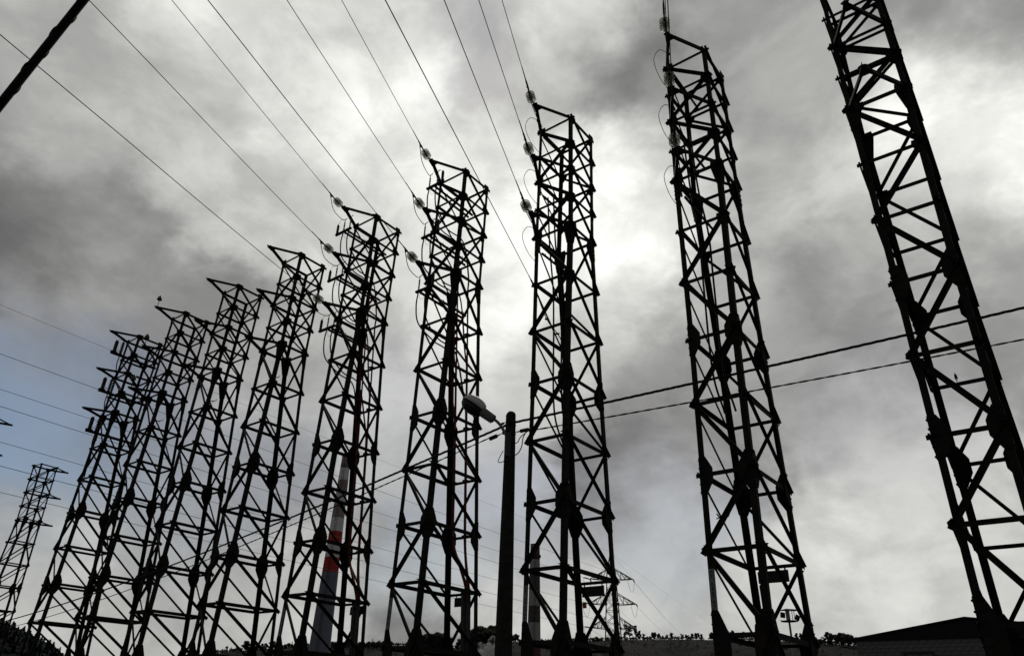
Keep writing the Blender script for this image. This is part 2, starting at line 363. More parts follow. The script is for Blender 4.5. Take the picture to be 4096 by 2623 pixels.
P0T = Vector((1.3492, 15.7462, 0)); ST_ = Vector((3.037, -2.4046, 0)); OFF = [.0809, -.0035, -.068, -.0855, .0005, .051, .0131, .0677, 0]
def tpos(t): return P0T + ST_ * (t - 7) + ST_.normalized() * OFF[t - 1]
ROWG = 'lattice towers standing in a row'
TL = {9: 'steel lattice tower beside the white brick building, its top cut off by the picture edge',
      8: 'steel lattice tower with plate AP 088745, three wires passing straight overhead from its arm tips',
      7: 'steel lattice tower just behind the concrete lamp pole, with glass insulators and small wire loops',
      6: 'steel lattice tower behind the street lamp head, with two red cables inside',
      5: 'steel lattice tower in front of the red and white chimney, with arrester brackets',
      4: 'bare steel lattice tower next to the one with the red and white chimney behind',
      3: 'bare steel lattice tower between another bare one and the one with pin insulators',
      2: 'steel lattice tower with small pin insulators upright on its arm tips',
      1: 'steel lattice tower ending the row, with arrester and insulator pairs on three beams'}
proto = make_tower()
TW = {}
for t in range(9, 0, -1):
    o = proto if t == 9 else copy_tree(proto)
    o.location = tpos(t); o.rotation_euler = (0, 0, PHI)
    tag(o, TL[t], 'lattice tower', ROWG); TW[t] = o
o = copy_tree(proto); o.location = (-31.698, 49.184, -0.35); o.rotation_euler = (0, 0, 0.9865)
tag(o, 'small distant lattice tower standing apart, its arms pointing towards the row', 'lattice tower', 'lattice towers beyond the row')
o = copy_tree(proto); o.location = (-29.96, 39.56, -0.35); o.rotation_euler = (0, 0, 0.9865)
tag(o, 'lattice tower cut off by the picture edge with only an arm tip showing', 'lattice tower', 'lattice towers beyond the row')
CB, SBn = math.cos(PHI), math.sin(PHI)
def loc(t, x, y, z):
    "tower-local (x outwards along the arms, y along the row, z height) to world"
    p = tpos(t); return Vector((p.x + CB * x - SBn * y, p.y + SBn * x + CB * y, z))
def tip(t, l): return loc(t, ip(SN, Z[l]) + ARM + 0.085, 0, Z[l])

# ------------------------------------------------------------------ insulator strings and line wires
H = Vector((-math.sin(R(14.08)), -math.cos(R(14.08)), 0))
slope = {(5, 0): -.088, (5, 2): -.100, (5, 4): -.122, (6, 0): -.068, (6, 2): -.099, (6, 4): -.119, (7, 0): -.045, (7, 2): -.057, (7, 4): -.084, (8, 0): -.06, (8, 2): -.07, (8, 4): -.085}
lev = {0: 'top', 2: 'middle', 4: 'lowest'}
tname = {5: 'the chimney tower', 6: 'the street lamp tower', 7: 'the concrete pole tower', 8: 'the tower plated AP 088745'}
disc_prof = [(0.045, .034), (.040, .058), (.024, .098), (.008, .116)]
JUMP = {}
for (t, l), sl in slope.items():
    d = (H + Vector((0, 0, sl - 0.06))).normalized(); p = tip(t, l)
    root = empty('insulator_string', p)
    tag(root, 'glass disc insulator string on the %s arm tip of %s' % (lev[l], tname[t]), 'insulator', 'glass insulator strings on the arm tips')
    MB().tube([(0, 0, 0), d * .06], .014, 6).build('shackle', STEEL2, root)
    MB().lathe(d * .02, d.orthogonal(), [(-.012, .03), (.012, .03)], 8).build('shackle_ring', STEEL2, root)
    q = .09
    for i in range(3):
        pr = d * q
        gd = MB().lathe(pr, d, disc_prof, 24, False).build('glass_disc', TIPG, root, True)
        u_ = d.orthogonal().normalized(); w_ = d.cross(u_); rb = MB()
        for rr_, h_, tr_ in ((.117, .008, .0055), (.092, .014, .004), (.068, .020, .004), (.047, .026, .004)):
            cen = pr + d * h_; n0 = len(rb.v); ns, nt = 26, 5
            for i_ in range(ns):
                a_ = 2 * math.pi * i_ / ns; e_ = u_ * math.cos(a_) + w_ * math.sin(a_)
                for j_ in range(nt):
                    b_ = 2 * math.pi * j_ / nt; rb.v.append(tuple(cen + e_ * (rr_ + tr_ * math.cos(b_)) + d * tr_ * 1.6 * math.sin(b_)))
            for i_ in range(ns):
                for j_ in range(nt): rb.f.append((n0 + i_ * nt + j_, n0 + ((i_ + 1) % ns) * nt + j_, n0 + ((i_ + 1) % ns) * nt + (j_ + 1) % nt, n0 + i_ * nt + (j_ + 1) % nt))
        rb.build('rib', RIBG, gd, True)
        MB().lathe(pr, d, [(-.04, .010), (.008, .010), (.030, .032), (.062, .034), (.075, .020), (.085, .010)], 10).build('metal_cap', STEEL2, root, True)
        q += .108
    MB().tube([d * (q - .06), d * (q + .04)], .012, 6).build('clevis', STEEL2, root)
    # line wire with its strain clamp
    a = p + d * (q + .04); wire = MB(); d2 = (H + Vector((0, 0, sl))).normalized()
    far = a + d2 * 34; pts = [a + d2 * s_ + Vector((0, 0, -0.0016 * s_ * (8 - s_) if s_ < 8 else 0.0)) for s_ in (0, .5, 1, 2, 3, 4.5, 6, 8, 11, 16, 24, 34)]
    wr = empty('line_wire', a)
    tag(wr, 'overhead line wire from the %s insulator string of %s' % (lev[l], tname[t]), 'wire', 'overhead line wires')
    MB().tube([q_ - a for q_ in pts], .0085, 6).build('wire', WIRE, wr)
    MB().tube([(0, 0, 0), d2 * .10, d2 * .35, d2 * .42, d2 * .85], [.018, .026, .022, .015, .012], 6).build('strain_clamp', STEEL2, wr)
    ax_ = d2.cross(Vector((0, 0, 1))).normalized()
    MB().box(d2 * .22 + Vector((0, 0, -.03)), .03, .10, .05).build('clamp_bolts', STEEL2, wr)
    JUMP[(t, l)] = a + d2 * .3 + Vector((0, 0, -.03))

# earth wire to the tower behind the pole
e0 = loc(7, ip(SN, Z[5]) + .01, -ip(ST, Z[5]), Z[5]); d = (H + Vector((0, 0, -.144))).normalized()
ew = empty('earth_wire', e0); tag(ew, 'plain overhead wire without insulators ending on a leg of the tower behind the pole', 'wire', 'overhead line wires')
MB().tube([d * s_ for s_ in (0.55, 2, 5, 9.5, 16, 30)], .0085, 6).build('wire', WIRE, ew)
MB().tube([(0, 0, 0), d * .12, d * .3, d * .36, d * .58], [.014, .026, .022, .014, .012], 6).build('turnbuckle', STEEL2, ew)
dp = curve_pts([e0, loc(7, .35, -.38, Z[6] + .5), loc(7, .0, -.15, Z[6] - .1), loc(7, -.45, -.20, Z[7]), loc(7, -.62, -.28, Z[8]), loc(7, -.75, -.32, Z[9])], 6)
dr = MB().tube([p_ - e0 for p_ in dp], .012, 6).build('drop_wire', RUBBER, ew)
cl_ = MB()
for i in (6, 10, 13): cl_.box(dp[i] - e0, .09, .03, .04)
cl_.build('wire_spacer', STEEL2, ew)

# ------------------------------------------------------------------ cable terminations, arresters, riser cables
def sheds(mb, p, h, r0, r1, n):
    prof = []
    for i in range(n):
        z = h * i / n; prof += [(z, r0), (z + h / n * .35, r1), (z + h / n * .45, r1), (z + h / n * .55, r0)]
    prof += [(h, r0), (h + .05, r0 * .6)]
    return mb.lathe(p, (0, 0, 1), prof, 8)
def bracket(t, l, ys, arr, bar, rails, label, dz=.5, xo=1.0, xi=-.75):
    z = Z[l] - dz; o0 = tpos(t).copy(); o0.z = 0
    br = empty('termination_bracket', o0, PHI); tag(br, label, 'bracket', 'cable brackets on the towers')
    for y in rails: MB().box(((xo + xi) / 2, y, z - .035), xo - xi, .045, .06).build('rail', STEEL, br)
    MB().box((xo, (bar[0] + bar[1]) / 2, z + .028), .07, bar[1] - bar[0], .06).build('crossbar', STEEL, br)
    for y in rails:
        pass
    bl = MB()
    for x in [xi + .1 + i * .22 for i in range(7)]:
        bl.lathe((x, rails[-1], z - .005), (0, 0, 1), [(0, .012), (.05, .012)], 6)
    tag(bl.build('bolt_heads', STEEL2, br), kind='stuff')
    a_o = sheds(MB(), (xo, arr, z + .06), .34, .040, .047, 5).build('surge_arrester', PORC, br)
    for y in ys:
        tm = sheds(MB(), (xo, y, z + .06), .36, .015, .030, 6).build('cable_termination', PORC, br)
        MB().tube([(xo, y, z + .44), (xo, y, z + .52), (xo - .02, y + .07, z + .56)], .012, 6).build('lug', STEEL2, tm)
    lead = curve_pts([(xo, arr, z + .44), (xo + .02, (arr + ys[0]) / 2, z + .58), (xo, ys[0], z + .50)], 6)
    MB().tube(lead, .005, 5).build('jumper_lead', WIRE, br)
    lp = curve_pts([(xo, ys[0] + .04, z), (xo - .02, ys[0] + .09, z - .25), (xo - .05, ys[0] + .2, z - .2), (xo - .12, ys[0] + .2, z)], 6)
    MB().tube(lp, .004, 5).build('earth_lead', WIRE, br)
    return br, z
for (t, who) in ((5, 'the chimney tower'), (6, 'the street lamp tower')):
    for l in (0, 2, 4):
        if t == 5: br, z = bracket(t, l, (-.50, -.20), -.83, (-.88, -.12), (-.42, -.27), 'termination bracket with boxy arrester under the %s arm of %s' % (lev[l], who))
        else: br, z = bracket(t, l, (-.50, -.18), .03, (-.60, .08), (-.42, -.25), 'termination bracket with tall arrester under the %s arm of %s' % (lev[l], who))
        ys = (-.50, -.20) if t == 5 else (-.50, -.18)
        # hanging jumper from the line clamp
        a = JUMP[(t, l)]; b = loc(t, 1.0, ys[0], z + .5)
        jp = MB().tube([p_ - a for p_ in curve_pts([a, a.lerp(b, .3) + Vector((0, 0, -.30)), a.lerp(b, .8) + Vector((0, 0, -.16)), b], 6)], .011, 6)
        j = empty('jumper_wire', a); tag(j, 'slack wire dropping from the %s line clamp of %s' % (lev[l], who), 'wire', 'jumper wires'); jp.build('wire', WIRE, j)
        # riser cables
        for i, y in enumerate(ys):
            yr = (-.24, .16)[i]; dx = .03 * (l / 2)
            zc = Z[{0: 3, 2: 5, 4: 6}[l]]
            xw = -ip(SB, zc) + .10 + dx
            pts = curve_pts([(1.0, y, z), (1.02, y - .01, z - .45), (.88, y, z - .95), (.45, y * .6, z - 1.35), (-.05, yr * .6, z - 1.62), (xw + .05, yr, zc - .45), (-ip(SB, zc - .9) + .10 + dx, yr + dx * .4, zc - .95)], 6)
            low = [(-ip(SB, zz) + .10 + dx, yr + dx * .4, zz) for zz in (Z[7], Z[8], Z[9])] if l < 4 or True else []
            low = [q_ for q_ in low if q_[2] < zc - 1.0]
            ce = [(-ip(SB, Z[9] - .6) + .12 + dx, yr * .6 + .12 + dx * .4, Z[9] - .6), (-ip(SB, Z[10]) + .13 + dx, .24 + .07 * i, Z[10] + .15), (-ip(SB, Z[10]) + .13 + dx, .24 + .07 * i, Z[10] - .15)]
            pts = pts[:-1] + curve_pts([pts[-1]] + low + ce, 5)
            o0 = tpos(t).copy(); o0.z = 0
            c = empty('power_cable', o0, PHI)
            tag(c, '%s red cable looping from the %s bracket down %s' % (('outer', 'inner')[i], lev[l], who), 'cable', 'red riser cables')
            kk = 27
            MB().tube(pts[:kk], .020, 7).build('bare_tail', RUBBER, c, True)
            MB().tube(pts[kk - 1:], .025, 7).build('sheath', REDC, c, True)
            if l == 0:
                cl_ = MB()
                for q in (5, 6, 7, 8, 9): cl_.box((-ip(SB, Z[q]) + .10, yr + .01, Z[q]), .16, .13, .05)
                cl_.build('cable_cleat', STEEL2, c)
    # protective pipes at the foot
    for i, y in enumerate((.19, .33)):
        o0 = loc(t, 0, 0, 0); c = empty('cable_conduit', o0, PHI)
        tag(c, '%s steel pipe sheltering the cables at the foot of %s' % (('thicker', 'thinner')[i], who), 'pipe', 'cable conduits at the tower feet')
        MB().tube([(-ip(SB, zz) + .16, y, zz) for zz in (Z[10] + .02, Z[11], .05)], (.075, .055)[i], 12).build('pipe', PIPE, c, True)
        MB().tube([(-ip(SB, Z[10]) + .16, y, Z[10] - .02), (-ip(SB, Z[10]) + .16, y, Z[10] + .09)], (.083, .062)[i], 12).build('pipe_cap', STEEL2, c)
for (t, who) in ((7, 'the concrete pole tower'), (8, 'the tower plated AP 088745')):
    for l in (0, 2, 4):
        z = Z[l] - .12 if l == 0 else Z[l] - .35
        o0 = loc(t, 0, 0, 0)
        br = empty('post_bracket', o0, PHI); tag(br, 'rail with a small post insulator under the %s arm of %s' % (lev[l], who), 'bracket', 'cable brackets on the towers')
        MB().box((-.10, -.33, z - .2), 1.5, .04, .05).build('rail', STEEL, br)
        bl = MB()
        for i in range(5): bl.lathe((-.7 + i * .3, -.33, z - .175), (0, 0, 1), [(0, .012), (.045, .012)], 6)
        tag(bl.build('bolt_heads', STEEL2, br), kind='stuff')
        sheds(MB(), (.66, -.40, z - .17), .42, .015, .030, 7).build('post_insulator', PORC, br)
        MB().box((1.05, -.22, Z[l] - .10), .08, .06, .08).build('lead_clamp', STEEL2, br)
        pts = curve_pts([(1.08, -.22, Z[l] - .1), (1.24, -.36, Z[l] - .06), (1.24, -.52, Z[l] - .28), (.98, -.54, Z[l] - .60), (.66, -.48, Z[l] - .80)], 8)
        MB().tube(pts, .0075, 5).build('loop_lead', STEEL2, br)
        a = JUMP[(t, l)]; b = loc(t, 1.08, -.20, Z[l] - .06)
        j = empty('jumper_wire', a); tag(j, 'slack wire from the %s line clamp to the arm of %s' % (lev[l], who), 'wire', 'jumper wires')
        MB().tube([p_ - a for p_ in curve_pts([a, a.lerp(b, .35) + Vector((0, 0, -.16)), a.lerp(b, .8) + Vector((0, 0, -.12)), b], 6)], .010, 6).build('wire', WIRE, j)
    for i, (ya, yb) in enumerate(((-.30, -.28), (-.12, -.05))):
        o0 = loc(t, 0, 0, 0)
        c = empty('power_cable', o0, PHI); tag(c, '%s black cable hanging slack inside %s' % (('outer', 'inner')[i], who), 'cable', 'black cables inside the towers')
        MB().tube(curve_pts([(.45, ya, Z[2] - .5), (.35, ya, Z[4] - .2), (.22, yb, Z[5]), (.12, yb - .05, Z[6] + .2), (.02, yb - .1, Z[7] - .4), (-.4, yb - .1, Z[8] + .2)], 8), .022, 7).build('sheath', RUBBER, c, True)

# end tower: beam with arrester and ribbed insulator at each arm level
for l in (0, 2, 4):
    z = Z[l] - .72; o0 = loc(1, 0, 0, 0)
    br = empty('arrester_beam', o0, PHI); tag(br, 'beam carrying an arrester and a ribbed insulator below the %s arm of the end tower' % lev[l], 'bracket', 'arrester beams on the end tower')
    MB().box((.10, -.40, z - .05), 2.1, .10, .09).build('beam', STEEL, br)
    MB().box((1.02, -.40, z + .015), .28, .14, .04).build('base_plate', STEEL, br)
    sheds(MB(), (1.02, -.40, z + .035), .50, .078, .086, 6).build('surge_arrester', PORC, br)
    sheds(MB(), (.74, -.40, z), .60, .038, .082, 6).build('ribbed_insulator', PORC, br)
    MB().tube(curve_pts([(1.02, -.40, z + .58), (.88, -.40, z + .68), (.74, -.40, z + .64)], 5), .006, 5).build('jumper_lead', WIRE, br)
    MB().tube(curve_pts([(.95, -.40, z + .06), (.87, -.42, z + .16), (.80, -.40, z + .12), (.76, -.40, z + .02)], 5), .012, 5).build('earth_strap', WIRE, br)
    MB().tube(curve_pts([(.74, -.41, z - .09), (.74, -.42, z - .5), (.64, -.41, z - 1.0), (.64, -.42, z - 1.6), (.62, -.40, z - 2.2)], 6), .022, 7).build('cable_tail', RUBBER, br)
# pin insulators standing on the arm tips of the second tower
for l in (0, 2, 4):
    p = loc(2, ip(SN, Z[l]) + ARM - .04, 0, Z[l] + .04)
    pi_ = empty('pin_insulator', p); tag(pi_, 'small bell shaped pin insulator upright on the %s arm tip of its tower' % lev[l], 'insulator', 'pin insulators on the arm tips')
    MB().tube([(0, 0, -.03), (0, 0, .34)], .012, 6).build('pin', STEEL2, pi_)
    MB().lathe((0, 0, .30), (0, 0, 1), [(0, .085), (.02, .105), (.06, .105), (.075, .06), (.10, .085), (.13, .085), (.145, .045), (.20, .04), (.21, .02)], 12).build('bell', PORG, pi_, True)
# forked hooks on the far face brace of some towers
for t in (2, 3, 4, 8):
    l = 5 if t < 8 else 9
    p = loc(t, -.10, -ip(ST, Z[l]) - .02, Z[l] + (.72 if t < 8 else -.55))
    h = MB(); h.tube([(-.10, 0, -.02), (0, 0, 0), (.10, 0, .03)], .016, 6); h.tube([(-.10, 0, -.02), (-.16, 0, .05)], .012, 6); h.tube([(-.10, 0, -.02), (-.17, 0, -.05)], .012, 6); h.tube([(.10, 0, .03), (.14, 0, .10)], .012, 6); h.tube([(0, 0, 0), (.03, 0, -.07)], .012, 6)
    hk = h.build('forked_hook', STEEL2); hk.location = p; hk.rotation_euler = (0, 0, R(20))
    tag(hk, 'forked hook on a brace of %s' % {2: 'the tower with pin insulators', 3: 'the bare tower beside the pin insulator tower', 4: 'the bare tower next to the chimney tower', 8: 'the tower plated AP 088745'}[t], 'hook', 'forked hooks on the towers')

# ------------------------------------------------------------------ number plates and hanging sign plates
def text_mesh(ch, size):
    cu = bpy.data.curves.new('glyph', 'FONT'); cu.body = ch; cu.size = size; cu.align_x = 'CENTER'; cu.align_y = 'CENTER'; cu.extrude = 0.0008
    ob = bpy.data.objects.new('glyph', cu); COL.objects.link(ob)
    dg = bpy.context.evaluated_depsgraph_get(); me = bpy.data.meshes.new_from_object(ob.evaluated_get(dg))
    bpy.data.objects.remove(ob); return me
for t, txt in ((8, 'AP 088745'), (7, 'AP 008746'), (6, 'AP 008747'), (5, 'AP 008748')):
    za, zb = Z[11] + 1.06, Z[11] + .395
    p_hi = loc(t, ip(SN, za), -ip(ST, za), za); p_lo = loc(t, ip(SN, zb), -ip(ST, zb), zb)
    upv = (p_hi - p_lo).normalized(); n_ = Vector((CB, SBn, 0)); n_ = (n_ - upv * n_.dot(upv)).normalized(); side = upv.cross(n_).normalized()
    M = Matrix((side, upv, n_)).transposed().to_4x4(); M.translation = (p_hi + p_lo) / 2 + side * .061 + n_ * .004
    hgt = (p_hi - p_lo).length
    pl = MB().box((0, 0, 0.002), .104, hgt, .004).build('number_plate', PLATE); pl.matrix_world = M
    tag(pl, 'white plate lettered %s down a tower leg' % txt, 'sign', 'number plates on tower legs')
    lm = MB(); nrow = len(txt)
    for i, ch in enumerate(txt):
        if ch == ' ': continue
        me = text_mesh(ch, .082); y = hgt / 2 - (i + .75) * hgt / (nrow + .5)
        lm.add([(v.co.x, v.co.y + y, v.co.z + .0056) for v in me.vertices], [tuple(p_.vertices) for p_ in me.polygons])
    lm.build('lettering', INK, pl)
for t, (y0, y1), who in ((5, (-.12, .46), 'the chimney tower'), (6, (-.22, .30), 'the street lamp tower'), (7, (-.34, .22), 'the concrete pole tower'), (8, (-.34, .24), 'the tower plated AP 088745')):
    x = -ip(SB, Z[10]) + .03
    s_ = empty('sign_plate', loc(t, x, (y0 + y1) / 2, Z[10]), PHI); tag(s_, 'blank grey plate hung from the crossbar at the foot of %s' % who, 'sign', 'sign plates at the tower feet')
    MB().box((0, 0, -.17), .006, y1 - y0, .215).build('panel', SIGNM, s_)
    for q in (-.4, .4): MB().box((-.006, q * (y1 - y0), -.055), .004, .03, .06).build('hanger', STEEL2, s_)
x = -ip(SB, Z[11] + .5)
om = MB().box((0, 0, 0), .05, .07, .12).build('orange_marker', ORANGE); om.location = loc(7, x - .03, -.36, Z[10] - .42); om.rotation_euler = (0, 0, PHI)
tag(om, 'small orange marker clamped low on a leg of the tower behind the concrete pole', 'marker')
u = MB(); xx = -ip(SB, Z[11])
u.tube([(-ip(SB, zz) + .02, -.30, zz) for zz in (Z[10] - .30, Z[11], .05)], .05, 8)
uo = u.build('cable_guard', PIPE); uo.location = loc(8, 0, 0, 0); uo.rotation_euler = (0, 0, PHI)
tag(uo, 'pale grey guard pipe up a far leg of the tower plated AP 088745', 'pipe')

# ------------------------------------------------------------------ concrete pole with street lamp and service cables
PB, PT = at(1995, 2623, 12.0), at(2044, 1645, 12.0)
ptop = PT.z; px_, py_ = PT.x, PT.y + .02
pole = empty('concrete_pole', (px_, py_, 0), R(20)); tag(pole, 'dark concrete pole with a rounded top carrying the street lamp and cables', 'pole')
def ring(z, hx, hy, c=.03):
    return [(hx - c, -hy, z), (hx, -hy + c, z), (hx, hy - c, z), (hx - c, hy, z), (-hx + c, hy, z), (-hx, hy - c, z), (-hx, -hy + c, z), (-hx + c, -hy, z)]
def tz(z): return .133 - (.133 - .072) * z / ptop
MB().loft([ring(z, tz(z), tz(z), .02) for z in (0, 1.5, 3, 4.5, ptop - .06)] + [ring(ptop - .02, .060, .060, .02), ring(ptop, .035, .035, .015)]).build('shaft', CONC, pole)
MB().box((-.06, -.045, ptop - .62), .085, .075, .42).build('lamp_bracket', PIPE, pole)
hw = MB()
for zz in (ptop - .26, ptop - .42): hw.loft([ring(zz - .012, tz(zz) + .006, tz(zz) + .006, .02), ring(zz + .012, tz(zz) + .006, tz(zz) + .006, .02)])
hw.build('steel_band', STEEL2, pole)
# lamp
jp_ = Vector((px_ - .07, py_ - .06, ptop - .44))
a_ = R(172); hd = Vector((math.cos(a_), math.sin(a_), 0))
def lp(t_, dz): return jp_ + hd * t_ + Vector((0, 0, dz))
lamp = empty('street_lamp', jp_); tag(lamp, 'street lamp with pale rounded cover and dark bowl on an arm of the concrete pole', 'street lamp')
p_a, p_b, p_c = lp(.0, -.02), lp(.125, .19), lp(.25, .305)
MB().tube([q_ - jp_ for q_ in curve_pts([p_a - Vector((0, 0, .12)), p_a, p_b, p_c], 6)], .026, 10).build('arm', LAMPG, lamp, True)
ld = (lp(.79, .675) - lp(.215, .28)).normalized(); ls = ld.cross(Vector((0, 0, 1))).normalized(); lu = ls.cross(ld).normalized()
LM = Matrix((ld, ls, lu)).transposed()
lo = lp(.215, .28) - jp_
def lring(x, hw_, top, bot): return [lo + LM @ Vector((x, y * hw_, (top if z > 0 else bot) * abs(z))) for y, z in ((1, .25), (.72, .82), (.3, 1), (-.3, 1), (-.72, .82), (-1, .25), (-1, -.25), (-.8, -.85), (-.3, -1), (.3, -1), (.8, -.85), (1, -.25))]
MB().loft([lring(0, .045, .04, -.04), lring(.015, .075, .065, -.075), lring(.26, .095, .08, -.09), lring(.275, .085, .07, -.08)]).build('gear_box', LAMPG, lamp)
fins = MB()
for i in range(7): fins.box(lo + LM @ Vector((.04 + i * .033, 0, -.082)), .010, .12, .02, LM)
fins.build('cooling_fins', LAMPG, lamp)
def oval(x0, x1, hw_, up_, n=9, sgn=1):
    rings = []
    for i in range(n + 1):
        th = math.pi * i / n; x = (x0 + x1) / 2 - (x1 - x0) / 2 * math.cos(th); s_ = max(math.sin(th), .06) ** .8
        rings.append([lo + LM @ Vector((x, hw_ * s_ * math.cos(math.pi * j / 10), sgn * up_ * s_ * math.sin(math.pi * j / 10))) for j in range(11)])
    return rings
MB().loft(oval(.22, .70, .165, .175)).build('top_cover', LAMPW, lamp, True)
MB().loft([[v - LM @ Vector((0, 0, .012)) for v in r_] for r_ in oval(.225, .695, .162, .155, 9, -1)]).build('bowl', LAMPB, lamp, True)
rim = [lo + LM @ Vector((.46 - .243 * math.cos(2 * math.pi * i / 28), .168 * math.sin(2 * math.pi * i / 28), -.006)) for i in range(29)]
MB().tube(rim, .009, 6).build('rim', STEEL2, lamp)
# service cables: bundles of twisted strands
def twisted(pts, r, strands, pitch, mb):
    pts = [Vector(p) for p in pts]; fine = []
    for a, b in zip(pts[:-1], pts[1:]):
        n_ = max(1, int((b - a).length / (pitch / 6)))
        fine += [a.lerp(b, i / n_) for i in range(n_)]
    fine.append(pts[-1]); t0 = (fine[1] - fine[0]).normalized(); u_ = t0.cross(Vector((0, 0, 1))).normalized(); w_ = t0.cross(u_)
    for k_ in range(strands):
        dist = 0; out = []
        for i, p in enumerate(fine):
            if i: dist += (p - fine[i - 1]).length
            th = 2 * math.pi * (dist / pitch + k_ / strands); out.append(p + (u_ * math.cos(th) + w_ * math.sin(th)) * r * .46)
        mb.tube(out, r * .66, 6)
c1p = Vector((px_, py_ - .075, ptop - .24)); c2p = Vector((px_ - .02, py_ - .085, ptop - .42))
c1l, c2l = at(0, 2455, 40.5), at(0, 2479, 40.5); c1r, c2r = at(4096, 1218, 11.2), at(4096, 1338, 11.2)
def ext(p, q, k_): return p + (p - q) * k_
sc = MB(); twisted(sag_pts(ext(c1l, c1p, .3), c1p, .52, 20)[:-1] + sag_pts(c1p, ext(c1r, c1p, .6), .05, 12), .021, 3, .5, sc)
tag(sc.build('service_cable', RUBBER), 'thicker twisted service cable strung across the tower row from the concrete pole', 'cable', 'twisted service cables')
sc = MB(); twisted(sag_pts(ext(c2l, c2p, .3), c2p + Vector((-.35, .25, -.02)), .60, 20) , .013, 2, .4, sc); twisted(sag_pts(c2p + Vector((.3, -.05, .02)), ext(c2r, c2p, .6), .06, 12), .013, 2, .4, sc)
o = sc.build('service_cable', RUBBER); tag(o, 'thinner twisted service cable clamped below the thicker one on the concrete pole', 'cable', 'twisted service cables')
def clamp(p, q, r_, label):
    e = empty('cable_clamp', p); tag(e, label, 'clamp', 'cable clamps at the concrete pole'); q = q - p; n_ = 5
    MB().tube([q * .0, q * .25, q * .3, q * .95, q], [r_ * .3, r_ * .4, r_, r_, r_ * .5], 8).build('body', RUBBER, e)
    MB().lathe(q * -.35, q.cross(Vector((0, 0, 1))), [(-.008, .032), (.008, .032)], 8).build('eyelet', STEEL2, e)
    MB().tube([q * -.9, q * .1], .007, 5).build('tie_rod', STEEL2, e)
clamp(c2p + Vector((-.16, .10, -.0)), c2p + Vector((-.34, .24, -.04)), .036, 'ribbed dead end clamp on the thinner cable beside the lamp arm')
clamp(c2p + Vector((.13, .0, .02)), c2p + Vector((.34, -.10, .04)), .034, 'ribbed dead end clamp on the thinner cable across the pole from the lamp')
clamp(c1p + Vector((-.09, .02, .02)), c1p + Vector((-.19, .08, -.01)), .022, 'small clamp on the thicker cable at the top of the concrete pole')
pw = empty('pole_lead', c2p); tag(pw, 'loose black leads drooping from the clamps beside the concrete pole', 'cable')
MB().tube(curve_pts([(.30, -.08, .02), (.24, -.05, -.10), (.22, -.03, -.25), (.16, 0, -.36), (.09, .02, -.40), (.05, .02, -.46)], 6), .009, 6).build('lead', RUBBER, pw)
MB().tube(curve_pts([(.32, -.09, .01), (.20, -.04, -.08), (.15, -.02, -.17), (.10, .0, -.18), (.07, .02, -.16)], 6), .008, 6).build('lead', RUBBER, pw)
MB().tube(curve_pts([(-.09, .0, -.32), (-.17, .0, -.50), (-.13, .0, -.53), (-.06, .0, -.50)], 6), .007, 6).build('lead', RUBBER, pw)

# thick lashed cable near the camera
ta, tb = at(0, 420, 3.9), at(335, 0, 3.55); dd = (tb - ta)
tcab = empty('thick_cable', ta); tag(tcab, 'thick black lashed cable crossing the top corner close overhead', 'cable')
p_ = [ta - dd * 6, ta - dd * 2, ta, ta + dd * .5, tb, tb + dd * 2, tb + dd * 8]
MB().tube([q_ - ta for q_ in p_], .0225, 14).build('sheath', RUBBER, tcab, True)
ls_ = []; axn = dd.normalized(); u_ = axn.cross(Vector((0, 0, 1))).normalized(); w_ = axn.cross(u_)
for i in range(400):
    s_ = -2.5 + i * .0125; th = 2 * math.pi * s_ / .24; r_ = .0225 + .0065 * (math.sin(th + .9) ** 6)
    ls_.append(axn * s_ + (u_ * math.cos(th) + w_ * math.sin(th)) * r_)
MB().tube(ls_, .0045, 5).build('lashing_strap', RUBBER, tcab)

# ------------------------------------------------------------------ brick building
K_ = 1.2; bo = Vector((12.3103 * K_, 27.3579 * K_, 0)); bu = Vector((.78845, -.61511, 0)); bv = Vector((.61511, .78845, 0))
bd = empty('brick_building', bo, math.atan2(bu.y, bu.x)); tag(bd, 'low white brick building with a black gable roof beyond the last tower', 'building')
UW, ZE, ZP, UP_ = 8.7, 4.88, 5.58, 4.2
wall = MB().plate([(0.02, .03, 0), (UW, .03, 0), (UW, .03, ZE), (0.02, .03, ZE)], (0, 1, 0), .2).build('wall', MORTAR, bd)
for (x0, y0, x1, y1) in ((0.02, .23, .22, 14), (UW - .2, .23, UW, 14), (.22, 13.8, UW - .2, 14)):
    MB().box(((x0 + x1) / 2, (y0 + y1) / 2, ZE / 2), x1 - x0, y1 - y0, ZE).build('wall', BRICK, bd)
BH, BL, J = .145, .30, .010
bme = [MB().box((0, 0, 0), BL - J, .05, BH - J).mesh('brick', BRICK) for _ in range(1)][0]
bhalf = MB().box((0, 0, 0), BL / 2 - J, .05, BH - J).mesh('brick', BRICK)
rest = MB(); rows = 0; cnt = 0
z = ZE - BH / 2; wz1, wz0, wx0, wx1 = 4.40, 3.15, 1.78, 2.86
while z > BH:
    i = 0; x = BL / 2 if rows % 2 == 0 else 0
    while x < UW:
        inside = wx0 - .1 < x < wx1 + .1 and wz0 - .05 < z < wz1 + .06
        if not inside:
            half = x < BL / 2 - .01
            cx = x + (BL / 4 if half else 0)
            if cx + BL / 2 < UW + .16:
                dy = random.uniform(-.004, .004)
                if rows < 8 and cnt < 296:
                    link('brick', bhalf if half else bme, wall, (cx, dy + .022, z)); cnt += 1
                else: rest.box((cx, .022 + dy, z), (BL / 2 if half else BL) - J, .05, BH - J)
        x += BL
    z -= BH; rows += 1
tag(rest.build('brick', BRICK, wall), kind='stuff')
wf = MB()
